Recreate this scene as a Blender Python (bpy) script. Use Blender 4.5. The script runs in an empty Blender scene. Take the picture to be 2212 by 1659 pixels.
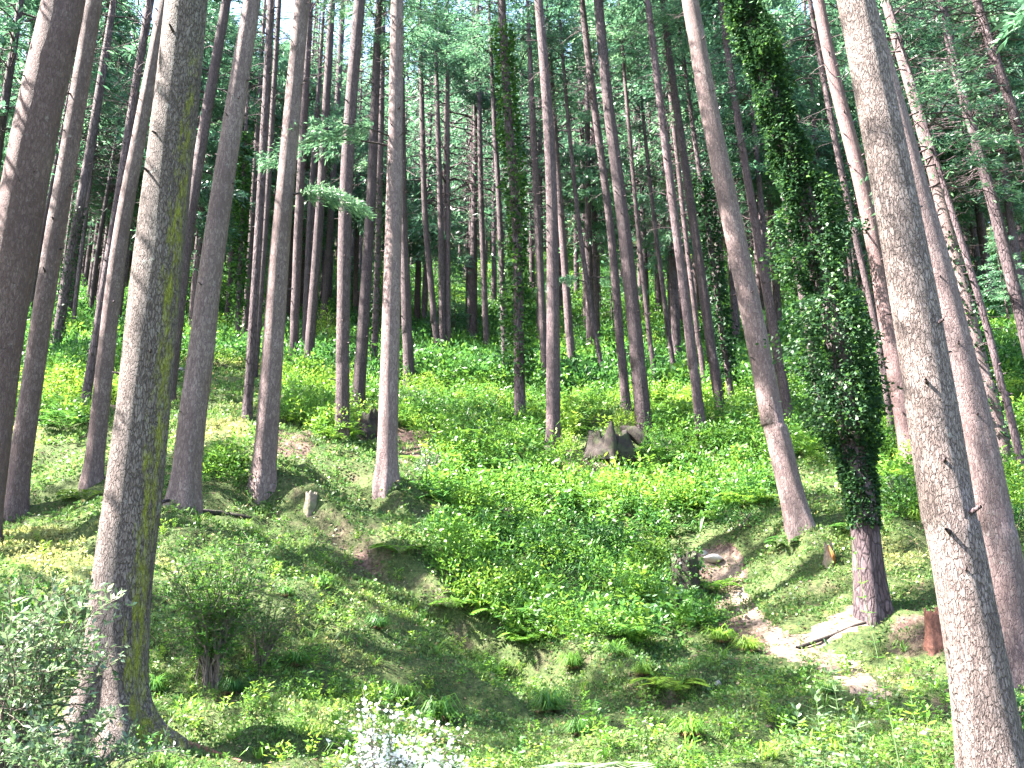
import bpy, math, random
import numpy as np
from mathutils import Vector, Euler

# ------------------------------------------------------------------ camera, world, sun
S = bpy.context.scene
COL = S.collection
F_PX = 2050.0                      # focal length in pixels of a 2212 px wide frame
PITCH = math.radians(15.0)
cam_d = bpy.data.cameras.new('camera'); cam = bpy.data.objects.new('camera', cam_d); COL.objects.link(cam)
cam_d.sensor_width = 36.0; cam_d.lens = 36.0 * F_PX / 2212.0
cam_d.clip_start = 0.1; cam_d.clip_end = 1500
cam.location = (0, 0, 0); cam.rotation_euler = (math.pi / 2 + PITCH, 0, 0)
S.camera = cam
SUN_AZ = math.radians(-92); SUN_EL = math.radians(49)     # azimuth from +Y towards +X
W = bpy.data.worlds.new('World'); S.world = W; W.use_nodes = True
nt = W.node_tree; bg = nt.nodes['Background']
sky = nt.nodes.new('ShaderNodeTexSky'); sky.sky_type = 'NISHITA'; sky.sun_disc = False
sky.sun_elevation = SUN_EL; sky.sun_rotation = SUN_AZ; sky.dust_density = 2.0; sky.ozone_density = 1.0
nt.links.new(sky.outputs[0], bg.inputs[0]); bg.inputs[1].default_value = 0.082
sun_d = bpy.data.lights.new('sun', 'SUN'); sun = bpy.data.objects.new('sun', sun_d); COL.objects.link(sun)
sun_d.energy = 4.9; sun_d.angle = math.radians(0.5); sun_d.color = (1.0, 0.95, 0.86)
SUN_DIR = Vector((math.sin(SUN_AZ) * math.cos(SUN_EL), math.cos(SUN_AZ) * math.cos(SUN_EL), math.sin(SUN_EL)))
sun.rotation_euler = SUN_DIR.to_track_quat('Z', 'Y').to_euler()
sun.location = (-30, 20, 60)
S.view_settings.view_transform = 'Standard'; S.view_settings.look = 'None'
S.view_settings.exposure = 3.7; S.view_settings.gamma = 1.0
S.cycles.max_bounces = 5; S.cycles.diffuse_bounces = 3; S.cycles.transmission_bounces = 3
S.cycles.use_denoising = True
rng = np.random.default_rng(7)
random.seed(7)

# ------------------------------------------------------------------ numpy helpers
def _hash(ix, iy, s):
    h = (ix.astype(np.int64) * 374761393 + iy.astype(np.int64) * 668265263 + s * 144665) & 0x7fffffff
    h = ((h ^ (h >> 13)) * 1274126177) & 0x7fffffff
    return ((h ^ (h >> 16)) & 0xffff) / 65535.0
def vnoise(x, y, s=0):
    x = np.asarray(x, float); y = np.asarray(y, float)
    ix = np.floor(x); iy = np.floor(y); fx = x - ix; fy = y - iy
    fx = fx * fx * (3 - 2 * fx); fy = fy * fy * (3 - 2 * fy)
    ix = ix.astype(np.int64); iy = iy.astype(np.int64)
    a = _hash(ix, iy, s); b = _hash(ix + 1, iy, s); c = _hash(ix, iy + 1, s); d = _hash(ix + 1, iy + 1, s)
    return (a + (b - a) * fx) * (1 - fy) + (c + (d - c) * fx) * fy     # 0..1
def fbm(x, y, s=0, o=3):
    r = 0; a = 1.0; t = 0
    for k in range(o):
        r = r + a * (vnoise(x * 2 ** k, y * 2 ** k, s + k * 17) - .5); t += a; a *= .5
    return r / t * 2                                                   # about -1..1
def sstep(a, b, x):
    t = np.clip((x - a) / (b - a), 0, 1); return t * t * (3 - 2 * t)

CF = np.array([0, math.cos(PITCH), math.sin(PITCH)]); CU = np.array([0, -math.sin(PITCH), math.cos(PITCH)])
def ray(px, py):
    return CF + (px - 1106) / F_PX * np.array([1., 0, 0]) - (py - 829.5) / F_PX * CU
def to_px(P):
    P = np.asarray(P); d = P @ CF; d = np.where(d < .1, .1, d)
    return 1106 + F_PX * P[..., 0] / d, 829.5 - F_PX * (P @ CU) / d

# ------------------------------------------------------------------ terrain height
CTRL = [  # pixel x, pixel y, forward distance of the ground seen there
 (0,1640,9.0),(300,1600,11.2),(600,1640,10.0),(1100,1659,11.0),(1500,1659,10.5),(1900,1659,9.5),(2212,1659,9.5),
 (100,1450,12.5),(500,1500,12.2),(800,1500,13.0),(1100,1520,13.6),(1500,1520,13.4),(1900,1500,12.8),(2200,1480,14),
 (600,1400,13.8),(850,1400,15),(1100,1420,16.0),(1500,1400,17.0),(1720,1420,15.5),(1900,1400,15),(2100,1390,14.5),
 (0,1250,16),(300,1280,15.5),(600,1250,16),(800,1250,17),(1000,1250,18.3),(1300,1250,20.0),(1560,1260,20.0),(1700,1250,18.3),(1885,1320,16.2),(2100,1250,17),
 (30,1108,20),(200,1120,19.2),(400,1090,18.5),(600,1120,18.3),(800,1120,20.5),(1000,1100,22.5),(1300,1120,23.5),(1500,1180,22),(1570,1120,22.5),(1740,1140,19.5),(1950,1100,21.5),(2200,1100,19.5),
 (200,1045,21),(570,1058,19.4),(840,1040,21.5),(700,1000,23),(1000,1000,25.5),(1300,1000,27),(1600,1000,26),(1900,1000,25),(2200,1000,23),
 (100,900,27),(540,905,27.5),(740,950,27),(1000,900,32),(1195,975,28),(1300,900,33),(1390,942,29.5),(1600,900,32),(1975,960,27),(2200,880,29),
 (120,795,37),(400,780,40),(640,802,38),(885,834,38),(1050,785,46),(1300,800,44),(1500,800,43),(1900,800,38),(2200,780,37),
 (200,715,52),(450,735,52),(700,715,58),(950,700,64),(1100,700,66),(1300,700,62),(1600,690,60),(2100,690,52),
 (100,620,90),(600,620,95),(1000,600,98),(1500,600,92),(2100,600,85),
 (0,540,150),(600,530,155),(1100,510,150),(1700,520,145),(2212,520,140),
 (0,500,260),(1100,470,260),(2212,480,250),
]
_c = []
for x, y, d in CTRL:
    r_ = ray(x, y); p = r_ * (d / r_[1]); rr = math.hypot(p[0], p[1]); _c.append((math.log(rr), math.atan2(p[0], p[1]), p[2] / rr))
for az in (-1.2, -.6, 0, .6, 1.2):
    _c.append((math.log(3.0), az, -1.65 / 3.0)); _c.append((math.log(6.0), az, -1.45 / 6.0))
for az, sg in ((-1.2, .30), (1.2, .30)):
    for rr in (12, 25, 50, 100, 200):
        _c.append((math.log(rr), az, {12: -.02, 25: .14, 50: .26, 100: .33, 200: .36}[rr]))
_c = np.array(_c); _cu = np.stack([_c[:, 0] * 1.0, _c[:, 1] * 1.6], 1)
def _tps(r2): return np.where(r2 > 1e-12, .5 * r2 * np.log(np.maximum(r2, 1e-12)), 0)
_n = len(_c); _K = _tps(((_cu[:, None] - _cu[None]) ** 2).sum(-1)) + np.eye(_n) * 0.004
_P = np.concatenate([np.ones((_n, 1)), _cu], 1)
_A = np.zeros((_n + 3, _n + 3)); _A[:_n, :_n] = _K; _A[:_n, _n:] = _P; _A[_n:, :_n] = _P.T
_w = np.linalg.solve(_A, np.concatenate([_c[:, 2], np.zeros(3)]))
def height(X, Y, detail=True):
    X = np.asarray(X, float); Y = np.asarray(Y, float); sh = np.broadcast(X, Y).shape
    X = np.broadcast_to(X, sh).ravel(); Y = np.broadcast_to(Y, sh).ravel(); out = np.empty(len(X))
    for i in range(0, len(X), 60000):
        x = X[i:i + 60000]; y = Y[i:i + 60000]
        r0 = np.hypot(x, y); r = np.clip(r0, 3, 300); a0 = np.arctan2(x, y); a = np.clip(a0, -1.2, 1.2)
        u = np.stack([np.log(r), a * 1.6], 1)
        g = _w[_n] + u @ _w[_n + 1:]
        for k in range(_n):
            g = g + _w[k] * _tps(((u - _cu[k]) ** 2).sum(1))
        z = g * r
        back = sstep(1.3, 2.4, np.abs(a0)); z = z * (1 - back) + np.minimum(z, -1.6) * back
        if detail:
            near = 1 - sstep(30, 60, r0)
            hm = sstep(4, 12, r0)
            # hummocks
            z = z + hm * .34 * fbm(x / 3.6, y / 3.6, 3, 2) * (.5 + .5 * near)
            z = z + hm * near * .22 * (np.abs(fbm(x / 1.7 + 7, y / 1.7, 11, 2)) * -2 + .8)
            z = z + hm * near * .10 * (np.abs(fbm(x / .75 + 3, y / .75, 13, 2)) * -2 + .8)
            z = z + hm * near * .035 * fbm(x / .33, y / .33, 23, 2)
            # erosion steps running diagonally down the left bank
            u1 = (x * .67 + y * .74); v1 = (x * .74 - y * .67)
            m = sstep(-9, -6.5, x) * (1 - sstep(0.5, 3, x)) * sstep(12, 14, y) * (1 - sstep(20, 24, y))
            rr_ = vnoise(u1 / .95 + .5 * fbm(v1 / 2.5, u1 / 2.5, 5, 2), v1 / 6.0, 31)
            z = z + m * .5 * (sstep(.35, .65, rr_) - .5)
        out[i:i + 60000] = z
    return out.reshape(sh)
_TS = np.concatenate([[2.5], 2.5 * np.exp(np.linspace(0.005, 4.7, 1400))])
def hit(px, py):
    d = ray(px, py); d = d / d[1]
    P = _TS[:, None] * d[None]
    below = P[:, 2] < height(P[:, 0], P[:, 1])
    k = int(np.argmax(below)) if below.any() else len(_TS) - 1
    return P[k]

# gully: carve is in the control depths; polygons below are turned to ground areas with to_px at build time
def inpoly(px, py, poly):
    res = np.zeros(px.shape, bool); n = len(poly); j = n - 1
    for i in range(n):
        xi, yi = poly[i]; xj, yj = poly[j]
        c = ((yi > py) != (yj > py)) & (px < (xj - xi) * (py - yi) / (yj - yi + 1e-9) + xi)
        res ^= c; j = i
    return res

# ------------------------------------------------------------------ mesh helpers
def mesh_np(name, V, quads=None, tris=None, mats=(), smooth=True, attrs=None, mat_idx=None):
    me = bpy.data.meshes.new(name)
    V = np.asarray(V, np.float32); me.vertices.add(len(V)); me.vertices.foreach_set('co', V.ravel())
    idx = []; tot = []
    if quads is not None and len(quads): idx.append(np.asarray(quads, np.int32).ravel()); tot.append(np.full(len(quads), 4, np.int32))
    if tris is not None and len(tris): idx.append(np.asarray(tris, np.int32).ravel()); tot.append(np.full(len(tris), 3, np.int32))
    idx = np.concatenate(idx); tot = np.concatenate(tot)
    me.loops.add(len(idx)); me.loops.foreach_set('vertex_index', idx)
    me.polygons.add(len(tot)); st = np.concatenate([[0], np.cumsum(tot)[:-1]]).astype(np.int32)
    me.polygons.foreach_set('loop_start', st); me.polygons.foreach_set('loop_total', tot)
    if smooth: me.polygons.foreach_set('use_smooth', np.ones(len(tot), bool))
    if mat_idx is not None: me.polygons.foreach_set('material_index', np.asarray(mat_idx, np.int32))
    for m in mats: me.materials.append(m)
    for k, (dom, arr) in (attrs or {}).items():
        a = me.attributes.new(k, 'FLOAT', dom); a.data.foreach_set('value', np.asarray(arr, np.float32))
    me.update(calc_edges=True)
    return me
def quads_mesh(name, Q, tint, mat, smooth=False):
    """Q (N,4,3) loose leaf quads, tint (N,)"""
    n = len(Q)
    return mesh_np(name, Q.reshape(-1, 3), quads=np.arange(4 * n).reshape(n, 4), mats=[mat], smooth=smooth,
                   attrs={'tint': ('POINT', np.repeat(tint, 4))})
def obj(name, me, parent=None, loc=None, label=None, cat=None, group=None, kind=None):
    o = bpy.data.objects.new(name, me); COL.objects.link(o)
    if parent is not None: o.parent = parent
    if loc is not None: o.location = loc
    if label: o['label'] = label
    if cat: o['category'] = cat
    if group: o['group'] = group
    if kind: o['kind'] = kind
    return o

# ------------------------------------------------------------------ materials
def new_mat(name):
    m = bpy.data.materials.new(name); m.use_nodes = True; t = m.node_tree
    for n in list(t.nodes): t.nodes.remove(n)
    return m, t
def N(t, ty, **kw):
    n = t.nodes.new(ty)
    for k, v in kw.items():
        if isinstance(k, str) and hasattr(n, k): setattr(n, k, v)
    return n
def ramp(t, stops, fac):
    r = t.nodes.new('ShaderNodeValToRGB')
    while len(r.color_ramp.elements) < len(stops): r.color_ramp.elements.new(.5)
    for e, (p, c) in zip(r.color_ramp.elements, stops): e.position = p; e.color = (*c, 1)
    t.links.new(fac, r.inputs[0]); return r.outputs[0]
def leaf_mat(name, stops, trans=.4, gloss=.06, rough=.45, obj_var=.0):
    m, t = new_mat(name)
    at = N(t, 'ShaderNodeAttribute'); at.attribute_name = 'tint'
    fac = at.outputs['Fac']
    if obj_var:
        oi = N(t, 'ShaderNodeObjectInfo'); mm = N(t, 'ShaderNodeMath'); mm.operation = 'MULTIPLY_ADD'
        t.links.new(oi.outputs['Random'], mm.inputs[0]); mm.inputs[1].default_value = obj_var
        ad = N(t, 'ShaderNodeMath'); ad.operation = 'SUBTRACT'; t.links.new(fac, ad.inputs[0]); ad.inputs[1].default_value = obj_var / 2
        t.links.new(ad.outputs[0], mm.inputs[2]); fac = mm.outputs[0]
    c = ramp(t, stops, fac)
    di = N(t, 'ShaderNodeBsdfDiffuse'); tr = N(t, 'ShaderNodeBsdfTranslucent'); gl = N(t, 'ShaderNodeBsdfGlossy')
    gl.inputs['Roughness'].default_value = rough; gl.inputs[0].default_value = (1, 1, 1, 1)
    hs = N(t, 'ShaderNodeHueSaturation'); hs.inputs['Saturation'].default_value = 1.0; hs.inputs['Value'].default_value = 1.25
    hs.inputs['Hue'].default_value = .488
    t.links.new(c, hs.inputs['Color']); t.links.new(c, di.inputs[0]); t.links.new(hs.outputs[0], tr.inputs[0])
    m1 = N(t, 'ShaderNodeMixShader'); m1.inputs[0].default_value = trans
    t.links.new(di.outputs[0], m1.inputs[1]); t.links.new(tr.outputs[0], m1.inputs[2])
    m2 = N(t, 'ShaderNodeMixShader'); m2.inputs[0].default_value = gloss
    t.links.new(m1.outputs[0], m2.inputs[1]); t.links.new(gl.outputs[0], m2.inputs[2])
    o = N(t, 'ShaderNodeOutputMaterial'); t.links.new(m2.outputs[0], o.inputs[0])
    return m
def bark_mat(name, scale=9.0, dark=(.085, .055, .06), mid=(.135, .094, .092), light=(.27, .205, .20), bump=.9, moss=0.0, lichen=.25, dist=.03, obj_scale=True):
    m, t = new_mat(name)
    tc = N(t, 'ShaderNodeTexCoord'); mp = N(t, 'ShaderNodeMapping'); mp.inputs['Scale'].default_value = (1, 1, .30)
    t.links.new(tc.outputs['Object'], mp.inputs[0])
    nz0 = N(t, 'ShaderNodeTexNoise'); nz0.inputs['Scale'].default_value = scale * .6; nz0.inputs['Detail'].default_value = 3
    t.links.new(mp.outputs[0], nz0.inputs['Vector'])
    mx = N(t, 'ShaderNodeVectorMath'); mx.operation = 'MULTIPLY_ADD'
    t.links.new(nz0.outputs['Color'], mx.inputs[0]); mx.inputs[1].default_value = (.07, .07, .05); t.links.new(mp.outputs[0], mx.inputs[2])
    vo = N(t, 'ShaderNodeTexVoronoi'); vo.feature = 'DISTANCE_TO_EDGE'; vo.inputs['Scale'].default_value = scale
    t.links.new(mx.outputs[0], vo.inputs['Vector'])
    vc = N(t, 'ShaderNodeTexVoronoi'); vc.inputs['Scale'].default_value = scale; t.links.new(mx.outputs[0], vc.inputs['Vector'])
    nf = N(t, 'ShaderNodeTexNoise'); nf.inputs['Scale'].default_value = scale * 6; nf.inputs['Detail'].default_value = 4
    t.links.new(mp.outputs[0], nf.inputs['Vector'])
    nb = N(t, 'ShaderNodeTexNoise'); nb.inputs['Scale'].default_value = 1.1; nb.inputs['Detail'].default_value = 4
    t.links.new(tc.outputs['Object'], nb.inputs['Vector'])
    edge = N(t, 'ShaderNodeMapRange'); edge.inputs['From Min'].default_value = 0.0; edge.inputs['From Max'].default_value = .19
    nk_ = N(t, 'ShaderNodeTexNoise'); nk_.inputs['Scale'].default_value = scale * 1.3; nk_.inputs['Detail'].default_value = 5; nk_.inputs['Roughness'].default_value = .7
    t.links.new(mp.outputs[0], nk_.inputs['Vector'])
    ek = N(t, 'ShaderNodeMath'); ek.operation = 'MULTIPLY_ADD'; t.links.new(nk_.outputs['Fac'], ek.inputs[0]); ek.inputs[1].default_value = .42; ek.inputs[2].default_value = -.165
    ea = N(t, 'ShaderNodeMath'); ea.operation = 'ADD'; t.links.new(vo.outputs['Distance'], ea.inputs[0]); t.links.new(ek.outputs[0], ea.inputs[1])
    t.links.new(ea.outputs[0], edge.inputs[0])
    # colour: plate value = noise, cracks dark
    a = N(t, 'ShaderNodeMath'); a.operation = 'MULTIPLY_ADD'; t.links.new(vc.outputs['Color'], a.inputs[0]); a.inputs[1].default_value = .35
    b = N(t, 'ShaderNodeMath'); b.operation = 'MULTIPLY_ADD'; t.links.new(nf.outputs['Fac'], b.inputs[0]); b.inputs[1].default_value = .6; b.inputs[2].default_value = -.1
    t.links.new(b.outputs[0], a.inputs[2])
    a2 = N(t, 'ShaderNodeMath'); a2.operation = 'MULTIPLY_ADD'; t.links.new(nb.outputs['Fac'], a2.inputs[0]); a2.inputs[1].default_value = .5
    t.links.new(a.outputs[0], a2.inputs[2])
    col = ramp(t, [(.25, tuple(x * .6 for x in mid)), (.55, mid), (.95, light)], a2.outputs[0])
    mc = N(t, 'ShaderNodeMix'); mc.data_type = 'RGBA'; t.links.new(edge.outputs[0], mc.inputs['Factor'])
    mc.inputs['A'].default_value = (*dark, 1); t.links.new(col, mc.inputs['B']); out = mc.outputs['Result']
    oi = N(t, 'ShaderNodeObjectInfo')
    hs = N(t, 'ShaderNodeHueSaturation'); mr = N(t, 'ShaderNodeMapRange'); mr.inputs['To Min'].default_value = .72; mr.inputs['To Max'].default_value = 1.2
    t.links.new(oi.outputs['Random'], mr.inputs[0]); t.links.new(mr.outputs[0], hs.inputs['Value']); t.links.new(out, hs.inputs['Color']); out = hs.outputs[0]
    if lichen:
        nl = N(t, 'ShaderNodeTexNoise'); nl.inputs['Scale'].default_value = 5.5; nl.inputs['Detail'].default_value = 6; nl.inputs['Roughness'].default_value = .7
        t.links.new(tc.outputs['Object'], nl.inputs['Vector'])
        lr = N(t, 'ShaderNodeMapRange'); lr.inputs['From Min'].default_value = .62; lr.inputs['From Max'].default_value = .70; lr.inputs['To Max'].default_value = lichen
        t.links.new(nl.outputs['Fac'], lr.inputs[0])
        ml = N(t, 'ShaderNodeMix'); ml.data_type = 'RGBA'; t.links.new(lr.outputs[0], ml.inputs['Factor']); t.links.new(out, ml.inputs['A'])
        ml.inputs['B'].default_value = (.42, .44, .40, 1); out = ml.outputs['Result']
    if moss:
        sx = N(t, 'ShaderNodeSeparateXYZ'); t.links.new(tc.outputs['Object'], sx.inputs[0])
        nm = N(t, 'ShaderNodeTexNoise'); nm.inputs['Scale'].default_value = 1.6; nm.inputs['Detail'].default_value = 6; nm.inputs['Roughness'].default_value = .75
        mp2 = N(t, 'ShaderNodeMapping'); mp2.inputs['Scale'].default_value = (9, 9, 2.2); t.links.new(tc.outputs['Object'], mp2.inputs[0]); t.links.new(mp2.outputs[0], nm.inputs['Vector'])
        atm = N(t, 'ShaderNodeAttribute'); atm.attribute_name = 'moss'
        ad = N(t, 'ShaderNodeMath'); ad.operation = 'MULTIPLY_ADD'; t.links.new(atm.outputs['Fac'], ad.inputs[0]); ad.inputs[1].default_value = .5; t.links.new(nm.outputs['Fac'], ad.inputs[2])
        mrr = N(t, 'ShaderNodeMapRange'); mrr.inputs['From Min'].default_value = .88; mrr.inputs['From Max'].default_value = 1.05; mrr.inputs['To Max'].default_value = moss
        t.links.new(ad.outputs[0], mrr.inputs[0])
        mm = N(t, 'ShaderNodeMix'); mm.data_type = 'RGBA'; t.links.new(mrr.outputs[0], mm.inputs['Factor']); t.links.new(out, mm.inputs['A'])
        mm.inputs['B'].default_value = (.26, .27, .022, 1); out = mm.outputs['Result']
    bh = N(t, 'ShaderNodeMath'); bh.operation = 'MULTIPLY_ADD'; t.links.new(nf.outputs['Fac'], bh.inputs[0]); bh.inputs[1].default_value = .45; t.links.new(edge.outputs[0], bh.inputs[2])
    bp = N(t, 'ShaderNodeBump'); bp.inputs['Strength'].default_value = bump; bp.inputs['Distance'].default_value = dist; t.links.new(bh.outputs[0], bp.inputs['Height'])
    pr = N(t, 'ShaderNodeBsdfPrincipled'); pr.inputs['Roughness'].default_value = .85; pr.inputs['Specular IOR Level'].default_value = .25
    t.links.new(out, pr.inputs['Base Color']); t.links.new(bp.outputs[0], pr.inputs['Normal'])
    o = N(t, 'ShaderNodeOutputMaterial'); t.links.new(pr.outputs[0], o.inputs[0])
    return m
def ground_mat(name, soil_only=False):
    m, t = new_mat(name)
    tc = N(t, 'ShaderNodeTexCoord')
    n1 = N(t, 'ShaderNodeTexNoise'); n1.inputs['Scale'].default_value = .8; n1.inputs['Detail'].default_value = 8; n1.inputs['Roughness'].default_value = .7
    n2 = N(t, 'ShaderNodeTexNoise'); n2.inputs['Scale'].default_value = 14; n2.inputs['Detail'].default_value = 8; n2.inputs['Roughness'].default_value = .75
    for n in (n1, n2): t.links.new(tc.outputs['Object'], n.inputs['Vector'])
    grass = ramp(t, [(.3, (.016, .026, .012)), (.5, (.05, .070, .025)), (.7, (.12, .14, .055))], n2.outputs['Fac'])
    soil = ramp(t, [(.3, (.035, .022, .02)), (.5, (.11, .07, .06)), (.72, (.24, .17, .14))], n2.outputs['Fac'])
    at = N(t, 'ShaderNodeAttribute'); at.attribute_name = 'soil'
    ad = N(t, 'ShaderNodeMath'); ad.operation = 'MULTIPLY_ADD'; t.links.new(n1.outputs['Fac'], ad.inputs[0]); ad.inputs[1].default_value = 1.0; t.links.new(at.outputs['Fac'], ad.inputs[2])
    mr = N(t, 'ShaderNodeMapRange'); mr.inputs['From Min'].default_value = .60; mr.inputs['From Max'].default_value = .80; t.links.new(ad.outputs[0], mr.inputs[0])
    mx = N(t, 'ShaderNodeMix'); mx.data_type = 'RGBA'; t.links.new(mr.outputs[0], mx.inputs['Factor']); t.links.new(grass, mx.inputs['A']); t.links.new(soil, mx.inputs['B'])
    out = mx.outputs['Result']
    if soil_only:
        out = ramp(t, [(.3, (.08, .055, .045)), (.5, (.19, .14, .11)), (.8, (.34, .27, .22))], n2.outputs['Fac'])
    bp = N(t, 'ShaderNodeBump'); bp.inputs['Strength'].default_value = .9; bp.inputs['Distance'].default_value = .05; t.links.new(n2.outputs['Fac'], bp.inputs['Height'])
    pr = N(t, 'ShaderNodeBsdfPrincipled'); pr.inputs['Roughness'].default_value = .95; pr.inputs['Specular IOR Level'].default_value = .1
    t.links.new(out, pr.inputs['Base Color']); t.links.new(bp.outputs[0], pr.inputs['Normal'])
    o = N(t, 'ShaderNodeOutputMaterial'); t.links.new(pr.outputs[0], o.inputs[0]); return m
def rock_mat(name, c1, c2, scale=8, moss=.0):
    m, t = new_mat(name)
    tc = N(t, 'ShaderNodeTexCoord'); n2 = N(t, 'ShaderNodeTexNoise'); n2.inputs['Scale'].default_value = scale; n2.inputs['Detail'].default_value = 8; n2.inputs['Roughness'].default_value = .7
    t.links.new(tc.outputs['Object'], n2.inputs['Vector'])
    out = ramp(t, [(.3, c1), (.7, c2)], n2.outputs['Fac'])
    if moss:
        n3 = N(t, 'ShaderNodeTexNoise'); n3.inputs['Scale'].default_value = 4; n3.inputs['Detail'].default_value = 6; t.links.new(tc.outputs['Object'], n3.inputs['Vector'])
        mr = N(t, 'ShaderNodeMapRange'); mr.inputs['From Min'].default_value = .5; mr.inputs['From Max'].default_value = .6; mr.inputs['To Max'].default_value = moss; t.links.new(n3.outputs['Fac'], mr.inputs[0])
        mx = N(t, 'ShaderNodeMix'); mx.data_type = 'RGBA'; t.links.new(mr.outputs[0], mx.inputs['Factor']); t.links.new(out, mx.inputs['A']); mx.inputs['B'].default_value = (.07, .12, .025, 1); out = mx.outputs['Result']
    bp = N(t, 'ShaderNodeBump'); bp.inputs['Strength'].default_value = .8; bp.inputs['Distance'].default_value = .04; t.links.new(n2.outputs['Fac'], bp.inputs['Height'])
    pr = N(t, 'ShaderNodeBsdfPrincipled'); pr.inputs['Roughness'].default_value = .9
    t.links.new(out, pr.inputs['Base Color']); t.links.new(bp.outputs[0], pr.inputs['Normal'])
    o = N(t, 'ShaderNodeOutputMaterial'); t.links.new(pr.outputs[0], o.inputs[0]); return m
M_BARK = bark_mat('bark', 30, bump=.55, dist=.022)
M_BARKBIG = bark_mat('bark_big', 38, bump=.9, dark=(.095, .068, .066), mid=(.185, .140, .130), light=(.35, .285, .27), moss=.8, lichen=.5, dist=.035)
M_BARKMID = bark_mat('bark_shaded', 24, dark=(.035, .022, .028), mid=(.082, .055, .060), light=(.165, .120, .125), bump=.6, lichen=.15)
M_BARKRED = bark_mat('bark_red', 28, mid=(.13, .078, .078), light=(.24, .165, .160), bump=.6, dist=.022)
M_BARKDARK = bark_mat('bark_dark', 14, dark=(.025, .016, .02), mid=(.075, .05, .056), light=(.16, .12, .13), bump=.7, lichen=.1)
M_NEEDLE = leaf_mat('needles', [(0, (.020, .058, .040)), (.5, (.062, .150, .085)), (1, (.21, .37, .19))], trans=.5, gloss=.05, obj_var=.3)
M_GRASS = leaf_mat('grass_leaves', [(0, (.014, .046, .014)), (.4, (.050, .125, .030)), (.7, (.12, .205, .050)), (.9, (.24, .29, .09)), (1, (.28, .20, .11))], trans=.4, gloss=.02)
M_HERB = leaf_mat('herb_leaves', [(0, (.014, .055, .018)), (.4, (.045, .140, .030)), (.75, (.115, .25, .03)), (1, (.23, .35, .045))], trans=.42, gloss=.022)
M_IVY = leaf_mat('ivy_leaves', [(0, (.008, .022, .012)), (.6, (.022, .06, .025)), (1, (.07, .16, .03))], trans=.25, gloss=.015, rough=.5)
M_PALE = leaf_mat('pale_leaves', [(0, (.035, .075, .035)), (.45, (.10, .175, .075)), (.8, (.22, .31, .16)), (1, (.42, .48, .33))], trans=.35, gloss=.045, rough=.4)
M_WHITE = leaf_mat('white_blossom', [(0, (.35, .42, .30)), (.4, (.7, .7, .68)), (1, (.8, .78, .8))], trans=.25, gloss=.05)
M_TWIG = rock_mat('twig', (.07, .05, .04), (.2, .15, .13), 20)
M_DEADFERN = leaf_mat('dead_fronds', [(0, (.09, .045, .03)), (1, (.24, .13, .08))], trans=.3, gloss=.03)
M_GROUND = ground_mat('forest_floor'); M_PATH = ground_mat('path_soil', True)

# ------------------------------------------------------------------ ground
SOIL = [  # bare or eroded areas as seen from the camera: polygon, strength
 ([(1590,1180),(1500,1190),(1480,1250),(1560,1360),(1660,1420),(1720,1400),(1640,1330),(1600,1270),(1620,1230)], .28),
 ([(1960,1330),(2080,1330),(2080,1420),(1980,1430),(1900,1400)], .22),
 ([(1700,1440),(1790,1430),(1850,1520),(1900,1560),(2050,1600),(2050,1450),(1880,1440)], .16),
 ([(380,1600),(540,1620),(560,1659),(380,1659)], .2),
 ([(600,930),(680,930),(660,990),(590,980)], .3), ([(850,920),(950,930),(930,990),(850,1000)], .3),
 ([(760,880),(830,880),(830,930),(770,950)], .3), ([(1200,960),(1400,1000),(1300,1040),(1190,1010)], .3),
 ([(660,1140),(760,1190),(900,1280),(870,1290),(700,1210)], .07), ([(560,1230),(700,1330),(880,1400),(820,1420),(600,1300)], .06),
]
PATH = [(1660,1392),(1730,1372),(1790,1335),(1850,1305),(1900,1312),(1920,1330),(1900,1345),(1850,1362),(1800,1382),(1765,1402),(1830,1418),(1870,1450),(1900,1480),(1925,1500),(1880,1518),(1835,1490),(1790,1455),(1730,1435),(1665,1412)]
PATH2 = [(1690,1412),(1640,1372),(1600,1330),(1565,1275),(1520,1225),(1505,1195),(1590,1190),(1605,1225),(1600,1262),(1632,1310),(1668,1348),(1730,1385)]
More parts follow.
